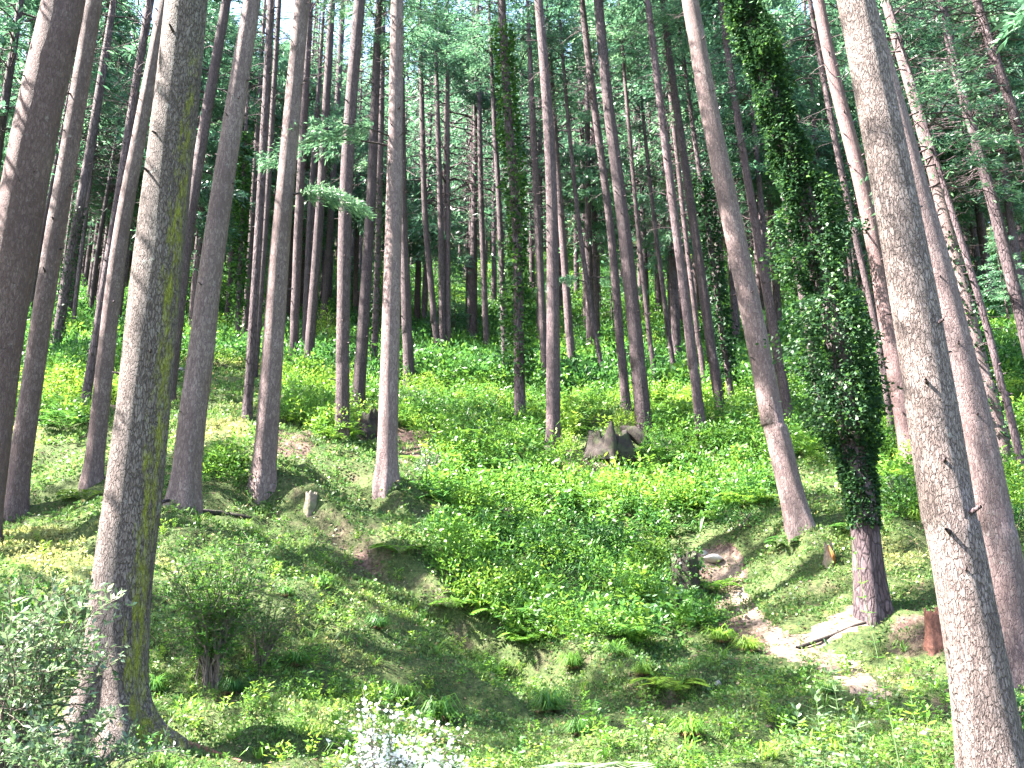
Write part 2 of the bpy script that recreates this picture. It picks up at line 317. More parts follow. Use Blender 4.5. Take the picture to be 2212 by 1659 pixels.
def grid_ground():
    az = np.concatenate([np.linspace(-math.pi, -.95, 40)[:-1], np.linspace(-.95, .95, 620), np.linspace(.95, math.pi, 40)[1:]])
    r = 1.2 * np.exp(np.linspace(0, math.log(330 / 1.2), 760))
    A, R = np.meshgrid(az, r); X = R * np.sin(A); Y = R * np.cos(A); Z = height(X, Y)
    V = np.stack([X, Y, Z], -1); nr, na = A.shape; V = V.reshape(-1, 3)
    i = np.arange(nr * na).reshape(nr, na)
    q = np.stack([i[:-1, :-1], i[:-1, 1:], i[1:, 1:], i[1:, :-1]], -1).reshape(-1, 4)[:, ::-1]
    px, py = to_px(V); front = (V @ CF) > 1
    soil = np.zeros(len(V))
    wob = 14 * fbm(V[:, 0] / .8, V[:, 1] / .8, 51, 2)
    for poly, s in SOIL: soil = np.maximum(soil, np.where(inpoly(px + wob, py + wob, poly) & front, s, 0))
    # steep faces of the little banks are bare
    ZZ = Z; gr = np.gradient(ZZ, axis=0) / np.gradient(R, axis=0)
    soil += (.10 * sstep(.6, 1.3, np.abs(gr)) * (R < 40)).ravel()
    fc = V[q].mean(1); fx, fy = to_px(fc); ff = (fc @ CF) > 1
    w2 = 6 * fbm(fc[:, 0] / .4, fc[:, 1] / .4, 61, 2)
    isp = (inpoly(fx + w2, fy + w2 * .5, PATH) | inpoly(fx + w2, fy + w2 * .5, PATH2)) & ff & (np.hypot(fc[:, 0], fc[:, 1]) < 25)
    ctr = mesh_np('ground', np.concatenate([V, [[0, 0, -1.65]]]), quads=q[~isp], tris=np.stack([i[0, :-1], i[0, 1:], np.full(na - 1, len(V))], -1)[:, ::-1], mats=[M_GROUND], attrs={'soil': ('POINT', np.append(soil, 0))})
    obj('ground', ctr, kind='structure')
    u, inv = np.unique(q[isp], return_inverse=True)
    obj('path', mesh_np('path', V[u], quads=inv.reshape(-1, 4), mats=[M_PATH]), kind='structure')
grid_ground()

# ------------------------------------------------------------------ leaf primitives: arrays of quads
def frames(D):
    """orthonormal side/normal for directions D (N,3)"""
    D = D / np.linalg.norm(D, axis=1, keepdims=True)
    up = np.where(np.abs(D[:, 2:3]) > .95, [[1., 0, 0]], [[0, 0, 1.]])
    S_ = np.cross(D, up); S_ /= np.linalg.norm(S_, axis=1, keepdims=True)
    return D, S_, np.cross(S_, D)
def leaf(P, D, L, Wd, roll=None, g=rng):
    """diamond leaves from P along D"""
    D, S_, Nn = frames(D)
    a = roll if roll is not None else g.uniform(-1.2, 1.2, len(P))
    a = a[:, None]; S2 = S_ * np.cos(a) + Nn * np.sin(a)
    L = np.broadcast_to(L, len(P))[:, None]; Wd = np.broadcast_to(Wd, len(P))[:, None]
    return np.stack([P, P + D * L * .45 + S2 * Wd / 2, P + D * L, P + D * L * .45 - S2 * Wd / 2], 1)
def rdir(n, zlo=-1, zhi=1, g=rng):
    z = g.uniform(zlo, zhi, n); a = g.uniform(0, 2 * math.pi, n); s = np.sqrt(1 - z * z)
    return np.stack([s * np.cos(a), s * np.sin(a), z], 1)
def tubes(paths, radii, sides=4):
    """paths (B,K,3), radii (B,K) -> V, quads"""
    B, K, _ = paths.shape
    T = np.gradient(paths, axis=1); T /= np.linalg.norm(T, axis=2, keepdims=True) + 1e-9
    ref = np.where(np.abs(T[..., 2:3]) > .9, [1., 0, 0], [0, 0, 1.])
    S_ = np.cross(T, ref); S_ /= np.linalg.norm(S_, axis=2, keepdims=True); U_ = np.cross(S_, T)
    a = np.arange(sides) * 2 * math.pi / sides
    V = paths[:, :, None] + radii[:, :, None, None] * (S_[:, :, None] * np.cos(a)[:, None] + U_[:, :, None] * np.sin(a)[:, None])
    idx = np.arange(B * K * sides).reshape(B, K, sides)
    q = np.stack([idx[:, :-1], idx[:, 1:], np.roll(idx, -1, 2)[:, 1:], np.roll(idx, -1, 2)[:, :-1]], -1).reshape(-1, 4)
    return V.reshape(-1, 3), q
def join(parts):
    """parts: list of (V, q, matidx, tint) -> arrays"""
    Vs, qs, ms, ts = [], [], [], []; off = 0
    for V, q, m, tt in parts:
        Vs.append(V); qs.append(q + off); ms.append(np.full(len(q), m)); ts.append(np.broadcast_to(tt, len(V))); off += len(V)
    return np.concatenate(Vs), np.concatenate(qs), np.concatenate(ms), np.concatenate(ts)

# ------------------------------------------------------------------ conifer crowns
def crown_mesh(seed, length=12.0, rad=3.4, limbs=62, dens=1.0, name='crown', leafL=.26, thin=0.0):
    g = np.random.default_rng(seed); K = 7
    h = np.sort(g.uniform(0, 1, limbs)) ** .9
    az = np.cumsum(g.uniform(1.6, 3.0, limbs))
    lobe = g.uniform(.55, 1.15, limbs)
    Lb = rad * lobe * np.clip(np.minimum(.55 + h * 2.2, 1.12 * (1 - h) ** .75 + .08), .12, 1)
    t = np.linspace(0, 1, K)[None]
    rise = g.uniform(-.05, .38, limbs)[:, None]
    r = Lb[:, None] * t; z = h[:, None] * length + Lb[:, None] * (rise * t - .42 * t ** 2.2) + g.normal(0, .03, (limbs, K)) * Lb[:, None]
    aa = az[:, None] + g.normal(0, .13, (limbs, 1)) * t
    Pth = np.stack([r * np.cos(aa), r * np.sin(aa), z], -1)
    Rr = (.018 + .012 * Lb[:, None]) * (1 - .8 * t)
    parts = [(*tubes(Pth, Rr, 4), 0, .5)]
    # sprays
    n_per = np.maximum((Lb * 26 * dens).astype(int), 5); bi = np.repeat(np.arange(limbs), n_per); n = len(bi)
    s = g.uniform(thin + .12, 1.03, n); k = np.clip(s * (K - 1), 0, K - 1.001); k0 = k.astype(int); f = (k - k0)[:, None]
    C = Pth[bi, k0] * (1 - f) + Pth[bi, np.minimum(k0 + 1, K - 1)] * f
    out = np.stack([np.cos(az[bi]), np.sin(az[bi]), np.zeros(n)], 1); side = np.stack([-out[:, 1], out[:, 0], np.zeros(n)], 1)
    wmax = Lb[bi] * .40 * np.sin(np.clip(s, 0, 1) * 2.6) + .10
    lat = g.uniform(-1, 1, n)
    C = C + side * (lat * wmax)[:, None] + out * (np.abs(lat) * wmax * .3)[:, None]; C[:, 2] += -np.abs(lat) * wmax * .25 + g.normal(0, .05, n)
    # each spray: m needles tufts fanning outward and hanging down
    m = 7; Cc = np.repeat(C, m, 0); o2 = np.repeat(out, m, 0); s2 = np.repeat(side * np.sign(lat)[:, None], m, 0)
    j = g.normal(0, 1, (n * m, 3)); Cc = Cc + j * np.array([.13, .13, .05])
    D = o2 * g.uniform(.2, 1.0, (n * m, 1)) + s2 * g.uniform(-.2, .9, (n * m, 1)) + np.stack([g.normal(0, .35, n * m), g.normal(0, .35, n * m), g.uniform(-.75, .15, n * m)], 1)
    Q = leaf(Cc, D, g.uniform(.6, 1.3, n * m) * leafL, g.uniform(.35, .75, n * m) * leafL * .42, g=g)
    tint = np.clip(.45 + g.normal(0, .14, n * m) + np.repeat(g.normal(0, .13, limbs)[bi], m), 0, 1)
    V = Q.reshape(-1, 3); parts.append((V, np.arange(len(V)).reshape(-1, 4), 1, np.repeat(tint, 4)))
    V, q, mi, tt = join(parts)
    return mesh_np(name, V, quads=q, mats=[M_BARKDARK, M_NEEDLE], smooth=False, attrs={'tint': ('POINT', tt)}, mat_idx=mi)
CROWNS = [crown_mesh(100 + i, rad=[3.2, 2.7, 3.5, 2.9][i], limbs=[44, 40, 48, 36][i], dens=.62) for i in range(4)]
FARCROWNS = [crown_mesh(200 + i, length=17.0, rad=[3.2, 2.8, 3.5][i], limbs=[60, 54, 64][i], dens=.7, leafL=.34) for i in range(3)]

# ------------------------------------------------------------------ trunks
def trunk_arrays(spine, radii, sides=20, seed=0, rough=.02, roots=None, flare=.25, flare_h=.5):
    """spine (K,3) local, radii (K,), returns V,q"""
    g = np.random.default_rng(seed); K = len(spine)
    a = np.arange(sides) * 2 * math.pi / sides
    hgt = spine[:, 2] - spine[0, 2]
    lob = 1 + rough * (fbm(np.cos(a)[None] * 2 + 5 + seed, np.sin(a)[None] * 2 + hgt[:, None] * .7, seed, 3) * 2)
    R = radii[:, None] * lob
    fl = np.exp(-np.clip(hgt - .45, 0, None) / flare_h)[:, None]
    nl = g.integers(4, 6); ph = g.uniform(0, 6)
    R = R * (1 + flare * fl * (.75 + .45 * np.cos(nl * a + ph)[None]))
    for (ra, amt, hh) in (roots or ()):
        R = R + amt * np.exp(-np.clip(hgt - .45, 0, None) / hh)[:, None] * np.exp(-(np.angle(np.exp(1j * (a - ra))) / .28) ** 2)[None]
    V = spine[:, None] + np.stack([R * np.cos(a), R * np.sin(a), np.zeros_like(R)], -1)
    idx = np.arange(K * sides).reshape(K, sides); nx = np.roll(idx, -1, 1)
    q = np.stack([idx[:-1], nx[:-1], nx[1:], idx[1:]], -1).reshape(-1, 4)
    return V.reshape(-1, 3), q
def dead_branches(spine, radii, z0, z1, n, seed, lmin=.6, lmax=2.2, rb=.012):
    g = np.random.default_rng(seed)
    if n <= 0: return np.zeros((0, 3)), np.zeros((0, 4), int)
    z = g.uniform(z0, z1, n); K = 6; t = np.linspace(0, 1, K)[None]
    c = np.stack([np.interp(z, spine[:, 2], spine[:, k]) for k in (0, 1)] + [z], 1)
    a = g.uniform(0, 2 * math.pi, n)[:, None]; L = (g.uniform(lmin, lmax, n) * (.4 + .6 * (z - z0) / (z1 - z0 + .01)))[:, None]
    bend = g.normal(0, .35, (n, 1)); up = g.uniform(-.15, .5, (n, 1))
    aa = a + bend * t
    P = c[:, None] + np.stack([L * t * np.cos(aa), L * t * np.sin(aa), L * (up * t - g.uniform(0, .5, (n, 1)) * t ** 2)], -1)
    P = P + g.normal(0, .02, P.shape) * L[:, :, None] * t[:, :, None]
    V1, q1 = tubes(P, (rb + L * .007) * (1 - .8 * t), 3)
    # side twigs
    m = 3; k = g.integers(1, K - 1, (n, m)); st = P[np.arange(n)[:, None], k].reshape(-1, 3)
    a2 = (a + g.choice([-1, 1], (n, m)) * g.uniform(.4, 1.0, (n, m))).reshape(-1, 1); L2 = np.repeat(L[:, 0], m)[:, None] * g.uniform(.2, .5, (n * m, 1))
    t2 = np.linspace(0, 1, 3)[None]
    P2 = st[:, None] + np.stack([L2 * t2 * np.cos(a2), L2 * t2 * np.sin(a2), L2 * t2 * g.uniform(-.4, .4, (n * m, 1))], -1)
    V2, q2 = tubes(P2, np.full((n * m, 3), rb * .6), 3)
    return np.concatenate([V1, V2]), np.concatenate([q1, q2 + len(V1)])
def knots(spine, radii, z0, z1, n, seed):
    """short broken stubs"""
    g = np.random.default_rng(seed)
    z = g.uniform(z0, z1, n); a = g.uniform(0, 2 * math.pi, n); rr = np.interp(z, spine[:, 2], radii)
    c = np.stack([np.interp(z, spine[:, 2], spine[:, k]) for k in (0, 1)] + [z], 1)
    D = np.stack([np.cos(a), np.sin(a), g.uniform(-.1, .4, n)], 1); t = np.linspace(0, 1, 3)[None, :, None]
    L = (rr * .9 + g.uniform(.02, .10, n))[:, None, None]
    P = c[:, None] + D[:, None] * L * (t * 1.15 + .05)
    return tubes(P, np.array([[.03, .026, .012]]) * g.uniform(.6, 1.2, (n, 1)), 5)

TREES = [
 # name, px polyline from base up, width px at base/top point, crown start px y (None = above the frame), dead branches, mat, ivy, label
 ('conifer_tree', [(-62,1200),(-25,880),(25,550),(70,300),(139,0)], 104, 84, None, 4, 'red', None, 'thick reddish trunk leaning in at the left edge of the picture, cut by the frame'),
 ('conifer_tree', [(28,1108),(110,550),(155,300),(203,0)], 47, 34, None, 6, 'bark', None, 'slim grey trunk standing between the thick left edge trunk and the dark trunk'),
 ('conifer_tree', [(112,797),(153,550),(190,350),(224,140)], 22, 17, 60, 26, 'dark', 'thin', 'dark thin trunk with bare twigs, in shade behind the second trunk from the left'),
 ('conifer_tree', [(200,1047),(251,550),(300,300),(357,0)], 39, 27, None, 12, 'bark', None, 'grey trunk just left of the big mossy foreground trunk'),
 ('conifer_tree', [(179,898),(245,500),(290,200),(325,0)], 20, 20, None, 40, 'dark', None, 'dark trunk with twiggy branches, tucked behind the trunk left of the big mossy one'),
 ('mossy_conifer_tree', [(238,1600),(262,1280),(317,830),(358,420),(404,0)], 134, 86, None, 0, 'big', None, 'biggest foreground trunk with yellow moss and sunlit left side, roots spreading at its foot'),
 ('conifer_tree', [(362,860),(405,500),(445,250),(490,0)], 30, 20, None, 10, 'bark', None, 'slim trunk half hidden right behind the big mossy foreground trunk'),
 ('conifer_tree', [(394,1092),(458,550),(500,280),(545,0)], 62, 37, None, 5, 'bark', None, 'smooth pale grey trunk standing right of the big mossy foreground trunk'),
 ('conifer_tree', [(533,905),(556,550),(570,300),(586,0)], 20, 16, None, 30, 'dark', None, 'almost black thin trunk between two pale trunks, left of centre'),
 ('conifer_tree', [(549,822),(575,480),(603,0)], 14, 10, None, 20, 'bark', None, 'thin brown trunk right against the almost black trunk'),
 ('conifer_tree', [(567,1058),(590,750),(609,471),(632,230),(653,0)], 50, 31, None, 6, 'bark', None, 'pale trunk with sunlit left flank on the left bank, small low branch near its top'),
 ('conifer_tree', [(633,802),(645,471),(670,0)], 20, 15, None, 24, 'bark', None, 'grey brown trunk directly right of the pale trunk on the left bank'),
 ('conifer_tree', [(664,815),(690,471),(712,100)], 22, 16, 40, 24, 'bark', None, 'brown trunk rising from sunlit leafy shrubs left of centre'),
 ('conifer_tree', [(696,733),(715,471),(738,60)], 15, 12, 30, 20, 'bark', None, 'reddish narrow trunk overlapping the brown trunk among sunlit shrubs'),
 ('conifer_tree', [(739,951),(744,471),(755,250),(777,0)], 31, 24, None, 12, 'bark', None, 'straight grey trunk with flared foot left of the mossy boulder'),
 ('conifer_tree', [(772,888),(800,471),(812,170)], 28, 18, 120, 20, 'bark', None, 'trunk with bent foot beside the mossy boulder'),
 ('conifer_tree', [(807,822),(819,471),(828,0)], 15, 12, None, 20, 'bark', 'thin', 'thin trunk with ivy at its foot behind the brightly lit central trunk'),
 ('conifer_tree', [(835,1040),(843,750),(851,471),(855,200),(858,0)], 44, 26, None, 12, 'bark', None, 'brightly lit trunk standing alone on the mossy knoll left of centre'),
 ('conifer_tree', [(885,834),(870,471),(868,250)], 24, 15, 180, 20, 'bark', None, 'grey trunk splayed to the right behind the brightly lit trunk'),
 ('conifer_tree', [(949,791),(917,471),(911,230)], 15, 11, 190, 16, 'bark', None, 'slim grey trunk leaning left, first of the three close trunks left of the ivy trunk'),
 ('conifer_tree', [(957,790),(952,471),(945,250)], 15, 11, 200, 22, 'dark', None, 'dark reddish trunk in the middle of the three close trunks'),
 ('conifer_tree', [(969,790),(968,471),(967,100)], 11, 7, 60, 26, 'bark', None, 'thinnest pale trunk, third of the three close trunks left of the ivy trunk'),
 ('conifer_tree', [(1053,784),(1040,471),(1034,150)], 14, 9, 120, 40, 'dark', None, 'dark pole like trunk with short twigs, left of the bright green ivy trunk'),
 ('conifer_tree', [(1093,821),(1080,471),(1066,230)], 15, 10, 180, 20, 'dark', 'thin', 'dark trunk close behind and left of the bright green ivy trunk'),
 ('ivy_covered_tree', [(1124,925),(1117,471),(1098,270),(1083,0)], 25, 17, -10, 12, 'dark', 'bright', 'central trunk wrapped in bright green ivy almost to the top'),
 ('conifer_tree', [(1180,849),(1161,471),(1150,250)], 18, 14, 200, 30, 'bark', None, 'mauve trunk directly left of the tallest central grey trunk'),
 ('conifer_tree', [(1195,975),(1194,471),(1185,250),(1163,0)], 32, 19, None, 18, 'bark', None, 'tall grey trunk with knots right of the bright green ivy trunk'),
 ('conifer_tree', [(1239,832),(1212,471),(1196,250)], 19, 12, 200, 20, 'bark', None, 'mauve trunk slanting left just right of the tall knotty grey trunk'),
 ('conifer_tree', [(1308,839),(1275,663),(1248,471),(1228,270)], 12, 9, 230, 16, 'dark', None, 'thin dark trunk with a crook in front of the sunlit clearing'),
 ('conifer_tree', [(1354,892),(1335,680),(1318,471),(1290,280),(1263,60)], 20, 14, 0, 26, 'bark', None, 'slim trunk left of the broad knotty trunk above the rotten stump'),
 ('conifer_tree', [(1393,942),(1371,700),(1346,471),(1310,200),(1292,0)], 35, 20, None, 16, 'bark', None, 'broad knotty trunk right behind the large rotten stump'),
 ('conifer_tree', [(1419,859),(1380,521),(1352,200)], 11, 8, 160, 20, 'bark', None, 'thin trunk with sunlit pinkish left edge right of the broad knotty trunk'),
 ('conifer_tree', [(1459,826),(1416,504),(1398,340)], 11, 8, 290, 20, 'dark', None, 'thin dark trunk with twigs in front of the sunlit clearing on the right'),
 ('conifer_tree', [(1517,948),(1488,700),(1459,488),(1430,250),(1408,80)], 23, 15, 30, 26, 'bark', None, 'pale slim trunk right of the broad knotty trunk, foot in bright shrubs'),
 ('conifer_tree', [(1527,865),(1486,554),(1442,150)], 12, 9, 100, 20, 'bark', None, 'narrow sunlit trunk squeezed between two grey trunks right of centre'),
 ('conifer_tree', [(1559,905),(1499,488),(1447,130)], 23, 15, 80, 26, 'bark', None, 'mauve shaded trunk third from the leaning grey trunk on the right bank'),
 ('ivy_covered_tree', [(1583,882),(1529,488),(1500,300)], 14, 10, 260, 16, 'dark', 'dark', 'black thin trunk covered in dark ivy between lit trunks right of centre'),
 ('conifer_tree', [(1728,1140),(1690,985),(1640,750),(1582,488),(1535,260),(1490,0)], 56, 35, None, 5, 'bark', None, 'leaning grey trunk with flared foot on top of the right bank'),
 ('conifer_tree', [(1712,952),(1670,700),(1632,488),(1600,300),(1568,90)], 23, 14, 60, 22, 'bark', None, 'mauve trunk directly behind the leaning grey trunk on the right bank'),
 ('ivy_covered_tree', [(1885,1318),(1862,1080),(1828,822),(1780,580),(1720,364),(1618,50)], 62, 36, None, 0, 'dark', 'big', 'leaning trunk smothered in a mass of dark ivy, bare reddish foot by the sandy path'),
 ('conifer_tree', [(1790,955),(1730,620),(1690,400)], 20, 13, 300, 10, 'bark', 'thin', 'pale trunk glimpsed just left behind the ivy mass'),
 ('conifer_tree', [(1975,1025),(1935,790),(1894,554),(1848,330),(1800,180),(1768,0)], 44, 24, None, 16, 'red', None, 'reddish shaded trunk with a low leafy branch left of the large foreground trunk'),
 ('conifer_tree', [(1930,962),(1900,726),(1861,570),(1833,450),(1785,205)], 15, 13, 150, 10, 'bark', None, 'narrow trunk with sunlit left edge beside the reddish trunk at right'),
 ('conifer_tree', [(2155,1720),(2105,1400),(2038,1020),(1945,471),(1903,250),(1847,0)], 128, 76, None, 0, 'big', None, 'large pale grey foreground trunk at right running from bottom edge to top edge'),
 ('conifer_tree', [(2208,1482),(2132,1020),(2062,720),(1993,471),(1935,250),(1880,60)], 92, 46, None, 3, 'bark', None, 'second large trunk overlapping behind the big right foreground trunk'),
 ('ivy_covered_tree', [(2178,1015),(2146,885),(2112,753),(2046,488),(1985,248),(1919,27)], 34, 19, -20, 16, 'bark', 'thin', 'sunlit trunk with speckled ivy right of the two large foreground trunks'),
 ('conifer_tree', [(2218,1050),(2190,930),(2152,769),(2110,620),(2070,504)], 17, 13, 440, 10, 'dark', None, 'thin dark trunk near the right edge crossing behind the sunlit ivy trunk'),
 ('conifer_tree', [(2290,960),(2240,800),(2192,640),(2137,397),(2085,232),(2035,17)], 30, 19, None, 110, 'dark', None, 'dark trunk bristling with bare twigs in the upper right'),
 ('conifer_tree', [(2330,900),(2265,500),(2207,298),(2170,185),(2114,17)], 26, 18, None, 90, 'dark', None, 'dark twiggy trunk cut by the top right corner'),
 ('conifer_tree', [(56,712),(83,550),(112,400)], 11, 8, 330, 12, 'bark', None, 'distant bluish trunk between the first two left trunks'),
 ('conifer_tree', [(154,741),(172,567),(190,430)], 10, 7, 380, 20, 'dark', None, 'distant dark trunk right of the dark twiggy left trunk'),
 ('conifer_tree', [(192,708),(209,550),(238,380)], 11, 8, 330, 24, 'bark', None, 'distant pole with side twigs left of the trunk by the big mossy one'),
 ('conifer_tree', [(252,731),(272,567),(290,400)], 9, 7, 350, 16, 'dark', None, 'distant thin dark trunk hugging the left flank of the big mossy trunk'),
 ('conifer_tree', [(411,724),(424,550),(440,380)], 12, 9, 330, 16, 'bark', None, 'distant grey trunk seen between the big mossy trunk and the pale grey one'),
 ('conifer_tree', [(487,724),(500,583),(520,330)], 12, 9, 260, 16, 'dark', None, 'distant purplish trunk right of the smooth pale grey trunk, above the bright meadow'),
 ('ivy_covered_tree', [(512,760),(517,600),(530,300)], 12, 8, 250, 12, 'dark', 'bright', 'thin trunk with light green ivy above the bright meadow at left'),
 ('conifer_tree', [(526,755),(541,521),(560,200)], 12, 9, 150, 12, 'bark', None, 'glaring sunlit trunk left of the almost black thin trunk'),
 ('conifer_tree', [(658,766),(667,488),(680,300)], 13, 10, 250, 16, 'bark', None, 'bluish grey trunk in the gap left of the brown shrub trunk'),
 ('conifer_tree', [(710,678),(718,488),(728,300)], 12, 9, 250, 16, 'dark', None, 'dark narrow trunk in the gap left of the straight grey trunk with flared foot'),
 ('conifer_tree', [(769,705),(769,570),(775,350)], 12, 9, 300, 16, 'bark', None, 'grey narrow trunk in the gap right of the straight grey trunk'),
]
MATS = {'red': M_BARKRED, 'bark': M_BARK, 'dark': M_BARKDARK, 'big': M_BARKBIG}
TREE_INFO = []
def ivy_mesh(spine, radii, z0, z1, n, spread, seed, leafs=.07, tint0=.4, prof=None):
    g = np.random.default_rng(seed); z = g.uniform(z0, z1, n)
    cl = fbm(z * 1.1, z * 0 + 3, seed, 2)
    c = np.stack([np.interp(z, spine[:, 2], spine[:, k]) for k in (0, 1)] + [z], 1); rr = np.interp(z, spine[:, 2], radii)
    a = g.uniform(0, 2 * math.pi, n)
    clump = fbm(a * 1.3 + 20, z * 1.6, seed + 4, 3)
    if prof is not None:
        lx = np.interp(z, prof[0], prof[1]); rx = np.interp(z, prof[0], prof[2]); sp = np.where(np.cos(a) < 0, lx, rx)
        sp = sp * np.clip(.8 + 1.9 * clump, .08, 2.4)
    else: sp = spread * np.clip(1 + 1.4 * clump + .5 * cl, .05, 2.2)
    rad = rr * .98 + sp * g.uniform(0, 1, n) ** .7
    keep = ((clump > -.25) | (g.uniform(0, 1, n) < .3)) & (g.uniform(0, 1, n) < .3 + (z - z0) / 1.6)
    P = c + np.stack([np.cos(a) * rad, np.sin(a) * rad, np.zeros(n)], 1); P = P[keep]; a = a[keep]; n = len(P)
    D = np.stack([np.cos(a), np.sin(a), g.uniform(-1.2, .4, n)], 1) + g.normal(0, .5, (n, 3))
    Q = leaf(P, D, g.uniform(.7, 1.3, n) * leafs, g.uniform(.6, .9, n) * leafs, g=g)
    return quads_mesh('ivy', Q, np.clip(tint0 + g.normal(0, .2, n) + .2 * clump[keep], 0, 1), M_IVY)
def make_tree(i, rec):
    name, pts, w0, w1, cy, nd, mk, ivy, label = rec
    P0 = hit(min(max(pts[0][0], -200), 2400), pts[0][1]); P0h = P0[:2]
    if pts[0][1] > 1660:
        P0 = np.array([*P0h, float(height(P0[0], P0[1]))])
    pl = [P0.copy()]
    for (x, y) in pts[1:]:
        d = ray(x, y); dh = d[:2]; t = float(P0h @ dh / (dh @ dh)); pl.append(d * t)
    pl = np.array(pl)
    dep0 = float(P0 @ CF); dep1 = float(pl[-1] @ CF)
    r0 = w0 * dep0 / F_PX / 2; r1 = w1 * dep1 / F_PX / 2; r1 = min(r1, r0 * .95)
    # crown start
    def z_at(py):
        d = ray(pts[-1][0], py); dh = d[:2]; return float((d * float(P0h @ dh / (dh @ dh)))[2])
    zc = z_at(cy) if cy is not None else z_at(-60) + .8
    hc = zc - P0[2]
    crown_len = float(np.clip(hc * .55, 8, 13)); crown_r = np.clip(hc * .17, 2.3, 3.6)
    ztop = zc + crown_len
    # dense spine
    zz = np.concatenate([np.arange(P0[2] - .45, P0[2] + 2.2, .12), np.arange(P0[2] + 2.2, ztop, .5), [ztop]])
    dirn = (pl[-1] - pl[-2]) / (pl[-1][2] - pl[-2][2])
    lean0 = (pl[1] - pl[0]) / (pl[1][2] - pl[0][2])
    zs = np.concatenate([[P0[2] - .5], pl[:, 2], [ztop + .1]])
    ext = pl[-1] + dirn * (ztop + .1 - pl[-1][2]) * .8
    xs = np.concatenate([[P0[0] - lean0[0] * .5], pl[:, 0], [ext[0]]]); ys = np.concatenate([[P0[1] - lean0[1] * .5], pl[:, 1], [ext[1]]])
    X = np.interp(zz, zs, xs); Y = np.interp(zz, zs, ys)
    def smooth(u, k=7):
        p = np.pad(u, k, mode='reflect', reflect_type='odd'); ker = np.hanning(2 * k + 1); ker /= ker.sum(); return np.convolve(p, ker, 'same')[k:-k]
    X, Y = smooth(X), smooth(Y)
    sp = np.stack([X - P0[0], Y - P0[1], zz - P0[2]], 1)
    zr1 = pl[-1][2] - P0[2]
    R = np.interp(sp[:, 2], [0, zr1, ztop - P0[2]], [r0, r1, .035])
    near = dep0 < 24
    g = np.random.default_rng(i + 500)
    roots = [(-.15, .52, .20), (-2.7, .22, .35), (-1.25, .20, .32), (-.8, .16, .5), (-2.0, .14, .45)] if name.startswith('mossy') else None
    V, q = trunk_arrays(sp, R, sides=40 if near else 18, seed=i, rough=.035 if near else .03, roots=roots, flare=.34 if dep0 < 24 else .3, flare_h=.42)
    nt_ = len(V)
    parts = [(V, q, 0, .5)]
    if nd:
        Vd, qd = dead_branches(sp, R, max(hc * .45, 3), hc + 1, int(nd * 1.7), i + 900, lmax=3.4 if nd >= 40 else (1.9 if dep0 > 22 else 1.3), rb=.009 if dep0 < 30 else .013)
        parts.append((Vd, qd, 1, .5))
    nk = 50 if dep0 > 24 else 14
    Vk, qk = knots(sp, R, 1.5, hc, nk, i + 300); parts.append((Vk, qk, 1, .5))
    V, q, mi, _ = join(parts)
    a_ = np.arctan2(V[:, 1] - np.interp(V[:, 2], sp[:, 2], sp[:, 1]), V[:, 0] - np.interp(V[:, 2], sp[:, 2], sp[:, 0]))
    toward = -.55 if name.startswith('mossy') else (-.1 if mk == 'big' else 0)
    moss = np.exp(-(np.angle(np.exp(1j * (a_ - toward))) / .85) ** 2) * (.95 if name.startswith('mossy') else .45) * (1 - sstep(6, 11, V[:, 2]))
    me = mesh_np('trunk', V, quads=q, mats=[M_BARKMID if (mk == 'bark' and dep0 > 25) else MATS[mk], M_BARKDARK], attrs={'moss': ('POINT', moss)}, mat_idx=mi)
    root = obj(name, None, loc=tuple(P0), label=label, cat='tree', group='tall conifers rising from the slope')
    obj('trunk', me, parent=root)
    c = obj('crown', CROWNS[i % 4], parent=root)
    cx = np.interp(hc, sp[:, 2], sp[:, 0]); cyy = np.interp(hc, sp[:, 2], sp[:, 1]); tx = sp[-1] - np.array([cx, cyy, hc])
    c.location = (cx, cyy, hc); s = crown_r / 3.3
    c.scale = (s, s, crown_len / 12.0)
    c.rotation_euler = Vector((tx[0], tx[1], tx[2])).to_track_quat('Z', 'Y').to_euler()
    TREE_INFO.append(dict(root=root, P0=P0, sp=sp, R=R, zc=hc, dep=dep0, name=name))
    if ivy == 'bright':
        obj('ivy', ivy_mesh(sp, R, 1.5, hc * .92, 3800, .22, i, leafs=.16 if dep0 > 24 else .1, tint0=.8), parent=root)
    elif ivy == 'dark':
        obj('ivy', ivy_mesh(sp, R, 1.0, hc * .8, 2600, .2, i, leafs=.16, tint0=.35), parent=root)
    elif ivy == 'thin':
        obj('ivy', ivy_mesh(sp, R, .2, hc * .45, 900, .06, i, leafs=.11, tint0=.5), parent=root)
    elif ivy == 'big':
        d = dep0 / F_PX
        ys_ = [1140, 1080, 1000, 950, 850, 750, 650, 560, 500, 430, 300, 150, 0, -150]
        lw = [2, 6, 12, 40, 100, 120, 110, 85, 65, 25, 34, 32, 25, 20]
        rw = [2, 6, 12, 36, 75, 60, 45, 50, 75, 60, 22, 30, 25, 20]
        zs_ = []
        for y in ys_:
            k = np.interp(-y, [-p[1] for p in pts], [p[0] for p in pts]); dd = ray(k, y); dh = dd[:2]; zs_.append(float((dd * float(P0h @ dh / (dh @ dh)))[2]) - P0[2])
        lwm = [w * d * .80 for w in lw]; rwm = [w * d * .80 for w in rw]
        obj('ivy', ivy_mesh(sp, R, zs_[0], zs_[-1], 46000, .3, i, leafs=.078, tint0=.55, prof=(zs_, lwm, rwm)), parent=root)
    return root
for i, rec in enumerate(TREES): make_tree(i, rec)

